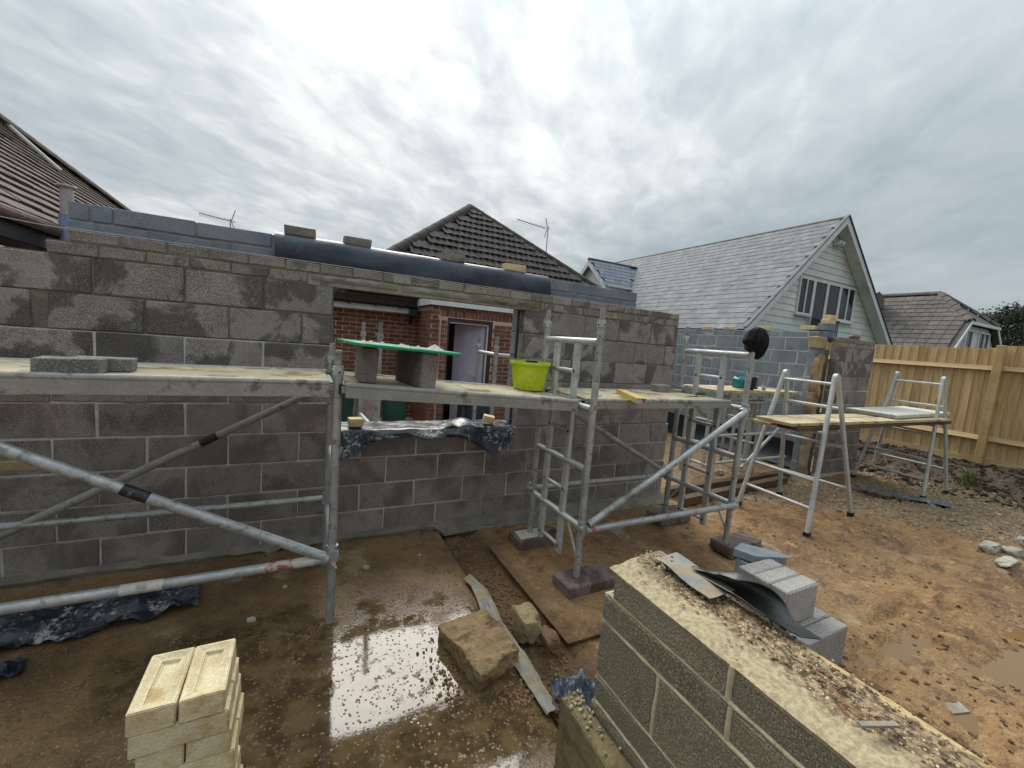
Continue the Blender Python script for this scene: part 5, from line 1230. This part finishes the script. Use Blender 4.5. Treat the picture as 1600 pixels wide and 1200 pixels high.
# ================================================================== THINGS ON THE GROUND
def sheetthing(name, label, pts_fn, ni, nj, mat, t=.004, cat='plastic sheet'):
    return tag(MB().sheet([[pts_fn(i/(ni-1), j/(nj-1)) for j in range(nj)] for i in range(ni)], t).build(name, mat, None, True), label, cat)
def crumple(A, B, width, amp, seed, z0=.012, taper=.25):
    A, B = Vector(A), Vector(B); d = (B-A); n_ = Vector((-d.y,d.x,0)).normalized()
    def f(u, v):
        p = A+d*u+n_*width*(v-.5)*(1-taper*abs(2*u-1)**3)*(1+.5*noise.noise(Vector((u*4,seed,0)))); p = p+n_*.05*noise.noise(Vector((u*3,seed+5,0)))
        rdg = abs(noise.noise(Vector((u*5,v*2.2,seed))))+.5*abs(noise.noise(Vector((u*14,v*6,seed+3))))
        p.z = z0+amp*rdg+amp*.8*math.sin(math.pi*v)**2*(.5+noise.noise(Vector((u*4,1,seed)))); return p
    return f
sheetthing('plastic_sheet', 'crumpled black plastic sheet lying on the slab under the left scaffold', crumple((-2.3,-.62,0),(-1.18,-.48,0),.36,.085,3), 70, 26, 'dpm_dirty')
sheetthing('plastic_sheet', 'small torn piece of black plastic at the left edge on the wet slab', crumple((-1.98,-.92,0),(-1.78,-.86,0),.12,.04,11), 24, 12, 'dpm_black')
sheetthing('plastic_strip', 'grimy plastic damp-proof strip lying along the broken slab edge', crumple((.455,-.86,0),(.455,-2.02,0),.095,.030,7,.010,.3), 110, 12, 'dpc_pale', .003, 'plastic strip')
sheetthing('plastic_strip', 'bluish plastic flap spreading from the slab edge to the foreground wall', crumple((.50,-1.93,0),(.74,-2.06,0),.17,.09,9,.02,.2), 30, 16, 'dpm_blue', .003, 'plastic strip')
sheetthing('plastic_strip', 'torn black plastic strip on the ground by the farther trestle', crumple((6.52,-.55,0),(6.98,-1.40,0),.20,.03,13,.03,.2), 40, 10, 'dpm_blue', .004, 'plastic strip')
# film over the window sill
def sill(u, v):
    x = -.44+1.60*u
    hang = .06+.10*max(0,math.sin(u*7.5+1.35))**.8*(.55+.45*abs(math.cos(u*4)))+.03*noise.noise(Vector((u*6,2,1)))+.07*math.exp(-((u-.86)/.09)**2)+.06*math.exp(-((u-.03)/.09)**2)
    if u > .97: hang *= .5
    if v < .45:
        s_ = v/.45; y = .31-.325*s_; z = .912+.006*noise.noise(Vector((u*14,s_*4,3)))+.055*math.exp(-((u-.72)/.06)**2)*math.sin(math.pi*s_)**.7+.02*math.exp(-((u-.62)/.03)**2)*s_
    else:
        s_ = (v-.45)/.55; z = .912-hang*s_**.9; y = -.015-.045*math.sin(math.pi*.5*s_)-.055*s_*max(0,math.sin(u*15+.6))-.02*noise.noise(Vector((u*9,s_*2,5)))*s_
    return (x+.02*noise.noise(Vector((u*7,v*3,8))), y, z)
sheetthing('sill_membrane', 'dirty black plastic film draped over the window sill', sill, 120, 28, 'dpm_dirty', .003)
for i, (px, py, rz, ry) in enumerate(((556,669,.1,0),(766,664,-.35,.16))):
    P = G(px, py, .918); o = link('half_brick', cbox(.105,.10,.065,'cream_brick',.004,i,.002,'half_brick'), None, (P.x,P.y+.05,.958+(.008 if i else 0)), (0,ry,rz))
    tag(o, 'yellow half brick holding the film at the %s end of the window sill' % ('left','right')[i], 'brick', 'half bricks on the sill'); 
# lumps
lump = thing('concrete_lump', 'big muddy broken lump of concrete lying on the slab edge', 'rubble', (.28,-1.52,0))
bm = bmesh.new(); bmesh.ops.create_cube(bm, size=1); bmesh.ops.subdivide_edges(bm, edges=bm.edges[:], cuts=26, use_grid_fill=True)
quad = [Vector((.085,-1.36,0)),Vector((.40,-1.30,0)),Vector((.455,-1.70,0)),Vector((.175,-1.79,0))]
for v in bm.verts:
    u, t, h = v.co.x+.5, v.co.y+.5, v.co.z+.5; p = quad[3].lerp(quad[2],u).lerp(quad[0].lerp(quad[1],u),t)
    c_ = Vector((.28,-1.53,0)); k = 1+.20*fbm(p.x+h*.05,p.y+h*.10,8,4)-.09*(1-h)-.05*h*h; p = c_+(p-c_)*k
    v.co = Vector((p.x,p.y,-.01+h*(.10+.034*fbm(p.x,p.y,6,4)+.022*fbm(p.x+3,p.y,19,3))))
me = bpy.data.meshes.new('lump'); bm.to_mesh(me); bm.free(); me.materials.append(MATS['stone_orange'])
for p in me.polygons: p.use_smooth = True
link('lump', me, lump)
tag(rock('yellow_stone', 'stone_yellow', (.60,-1.47,-.04), (.085,.13,.12), 2, sub=4, rough=.22), 'yellowish lump of stone lying in the soil strip beside the slab', 'stone')
tag(rock('small_stone', 'clod', (.70,-1.58,-.03), (.06,.09,.05), 8, sub=3), 'small brown stone in the soil strip right of the yellow stone', 'stone')
for i, (px, py, r_) in enumerate(((572,888,.028),(393,970,.03),(500,600*0+918,.012),(445,918,.02),(655,868,.02))):
    P = G(px, py); tag(rock('small_stone', 'stone_pale', (P.x,P.y,-.004), (r_,r_*.8,r_*.6), 30+i), 'small pale stone on the wet slab, %s' % ('right of the left scaffold post','left of the post near the plastic','smallest one by the post','between plastic sheet and post','nearest the soil strip')[i], 'stone', 'loose stones on the slab')
for i, (px, py, sx_, sy_, sz_) in enumerate(((1545,864,.13,.07,.06),(1578,868,.12,.08,.055),(1572,884,.19,.06,.035),(1597,855,.09,.06,.07))):
    P = G(px, py, .03); tag(rock('rubble_piece', 'stone_pale', (P.x,P.y,gh(P.x,P.y)-.02), (sx_,sy_,sz_), 50+i, sub=3, rough=.4), 'pale broken concrete piece in the rubble at the right edge, %s' % ('leftmost','middle one','long low one in front','highest one at the edge')[i], 'rubble', 'rubble at the right edge')
P = G(1490,1107,-.03); gz_ = gh(P.x,P.y)+.004; tag(MB().prism([G(1468,1100,gz_),G(1497,1099,gz_),G(1515,1115,gz_),G(1489,1118,gz_)], (0,0,.012)).build('tile_offcut', 'stone_pale'), 'flat pale tile offcut lying on the mud at lower right', 'tile')
# muddy plywood sheet under the tower
tag(piece('plywood_sheet', None, .79, 2.01, -1.655, -.43, -.022, -.004, 'mud', .003, (0,0,0)), 'thin mud-covered plywood sheet lying flush under the scaffold tower', 'plywood')
# timbers by the opening
for i, (a, b, w_, h_) in enumerate((((3.35,-.22),(5.7,-.02),.10,.09),((3.42,.06),(6.1,.16),.09,.10))):
    tag(MB().bar((a[0],a[1],.02),(b[0],b[1],.02),w_,h_).build('timber', 'plank_dark'), 'muddy timber baulk lying across the wide opening, %s' % ('nearer one','farther one')[i], 'timber', 'timbers at the opening')
# broken blocks on the floor inside
rg = random.Random(9)
for i in range(9):
    x, y = rg.uniform(3.5,5.6), rg.uniform(.5,2.4); tag(rock('rubble_piece', rg.choice(['aircrete','stone_pale','clod']), (x,y,gh(x,y)-.02), (rg.uniform(.06,.16),rg.uniform(.05,.1),rg.uniform(.05,.09)), 70+i, sub=2, rough=.4), 'broken block piece on the earth floor inside the wide opening', 'rubble', 'rubble inside the opening')
# things seen through the window
gt_ = thing('green_tub', 'dark green plastic tub inside the building at the left of the window', 'tub', (-.12,1.9,0))
MB().lathe([(0,0),(.20,0),(.25,.55),(.27,.56),(.27,.60),(.24,.60),(.19,.03),(0,.03)], (-.30,2.0,.45), 28).build('body', 'green_plastic', gt_, True); MB().box(-.6,.0,1.7,2.3,-.03,.45).build('stand', 'plank_dark', gt_)
tag(rock('pink_sack', 'pink_sack', (.12,2.3,-.03), (.2,.16,1.0), 91, sub=3, rough=.2), 'pale pink sack leaning inside the window opening', 'sack')
tag(rock('green_bag', 'green_plastic', (.55,2.6,-.03), (.20,.2,.62), 92, sub=3, rough=.3), 'dark green bag inside the building behind the sill film', 'bag')
tag(rock('black_bag', 'dpm_black', (1.90,2.8,-.03), (.34,.25,.66), 93, sub=3, rough=.35), 'black refuse bag inside in front of the doorway', 'bag')
# stony spread, clods, roots and weeds
rg = random.Random(21)
def scatter(name, mat, label, cat, n, fn, rlo, rhi):
    m_ = MB(); k = 0
    while k < n:
        x, y = fn(rg)
        if x is None: continue
        chunk(m_, x, y, gh(x,y)+.002, rlo+(rhi-rlo)*rg.random()**3, rg); k += 1
    o_ = stuff(m_.build(name, mat)); tag(o_, label, cat)
def stony(r_):
    x, y = r_.uniform(3.6,8.2), r_.uniform(-3.4,-.2)
    return (x, y) if .8*x+.55*y+r_.gauss(0,.25) > 3.75 else (None, None)
scatter('gravel', 'gravel', 'stony gravel spread over the ground towards the fence', 'gravel', 5200, stony, .005, .030)
scatter('pale_gravel', 'stone_pale', 'pale stone chips among the gravel', 'gravel', 700, stony, .005, .022)
def muddy(r_):
    x, y = r_.uniform(.8,6.5), r_.uniform(-3.4,-.1); k_ = fbm(x,y,1.4)
    if .78 < x < 3.2 and y > -1.65 and r_.random() < .85: return (None, None)
    return (x, y) if k_+r_.gauss(0,.1) > .05 and not (.3 < x < .75) else (None, None)
scatter('soil_clods', 'clod', 'small clods of earth on the trodden mud', 'soil', 1300, muddy, .003, .020)
scatter('trench_soil', 'clod', 'crumbly soil in the strip between slab and plywood', 'soil', 1500, lambda r_: (r_.uniform(.49,.78), r_.uniform(-2.3,-.08)), .004, .017)
scatter('bank_soil', 'topsoil', 'dark clods of topsoil on the bank under the fence', 'soil', 1600, lambda r_: (r_.uniform(7.9,9.3), r_.uniform(-3.2,1.6)), .012, .05)
def slabgrit(r_): return (r_.uniform(-1.9,.42), r_.uniform(-2.6,-.05))
m_ = MB()
for k in range(800): x, y = slabgrit(rg); chunk(m_, x, y, .001, .0015+.007*rg.random()**5, rg)
for k in range(320): chunk(m_, rg.gauss(.36,.10), rg.gauss(-1.86,.05), .002, .003+.012*rg.random()**3, rg)
for k in range(160): chunk(m_, rg.gauss(.05,.05), rg.gauss(-1.62,.14), .002, .003+.009*rg.random()**3, rg)
tag(stuff(m_.build('slab_grit', 'clod')), 'fine grit lying on the wet slab', 'grit')
for i in range(7):
    x, y = rg.uniform(8.1,8.9), rg.uniform(-.9,.4); z = gh(x,y)+.03; pts = [Vector((x,y,z))]
    for k in range(6): pts.append(pts[-1]+Vector((rg.uniform(-.10,.10),rg.uniform(-.16,.06),rg.uniform(-.05,.07))))
    tag(MB().path(pts, .008, 6).build('root', 'root_brown'), 'bare twisted root sticking out of the dark bank under the fence', 'root', 'roots in the bank')
P = G(1500,752,.05); x, y = 8.35, -1.15; wd_ = thing('weed', 'small green weed growing on the bank near the fence', 'plant', (x,y,gh(x,y)))
m_ = MB()
for k in range(90):
    a = rg.uniform(0,6.28); r_ = rg.uniform(0,.16); b = Vector((x+r_*math.cos(a),y+r_*math.sin(a),gh(x,y))); t_ = b+Vector((rg.uniform(-.10,.10),rg.uniform(-.10,.10),rg.uniform(.08,.26))); s_ = Vector((rg.uniform(-.012,.012),rg.uniform(-.012,.012),0)); m_.add([b-s_,b+s_,t_], [(0,1,2)])
me = bpy.data.meshes.new('leaves'); me.from_pydata(m_.v,[],m_.f); me.materials.append(MATS['weed_leaf']); link('leaves', me, wd_)
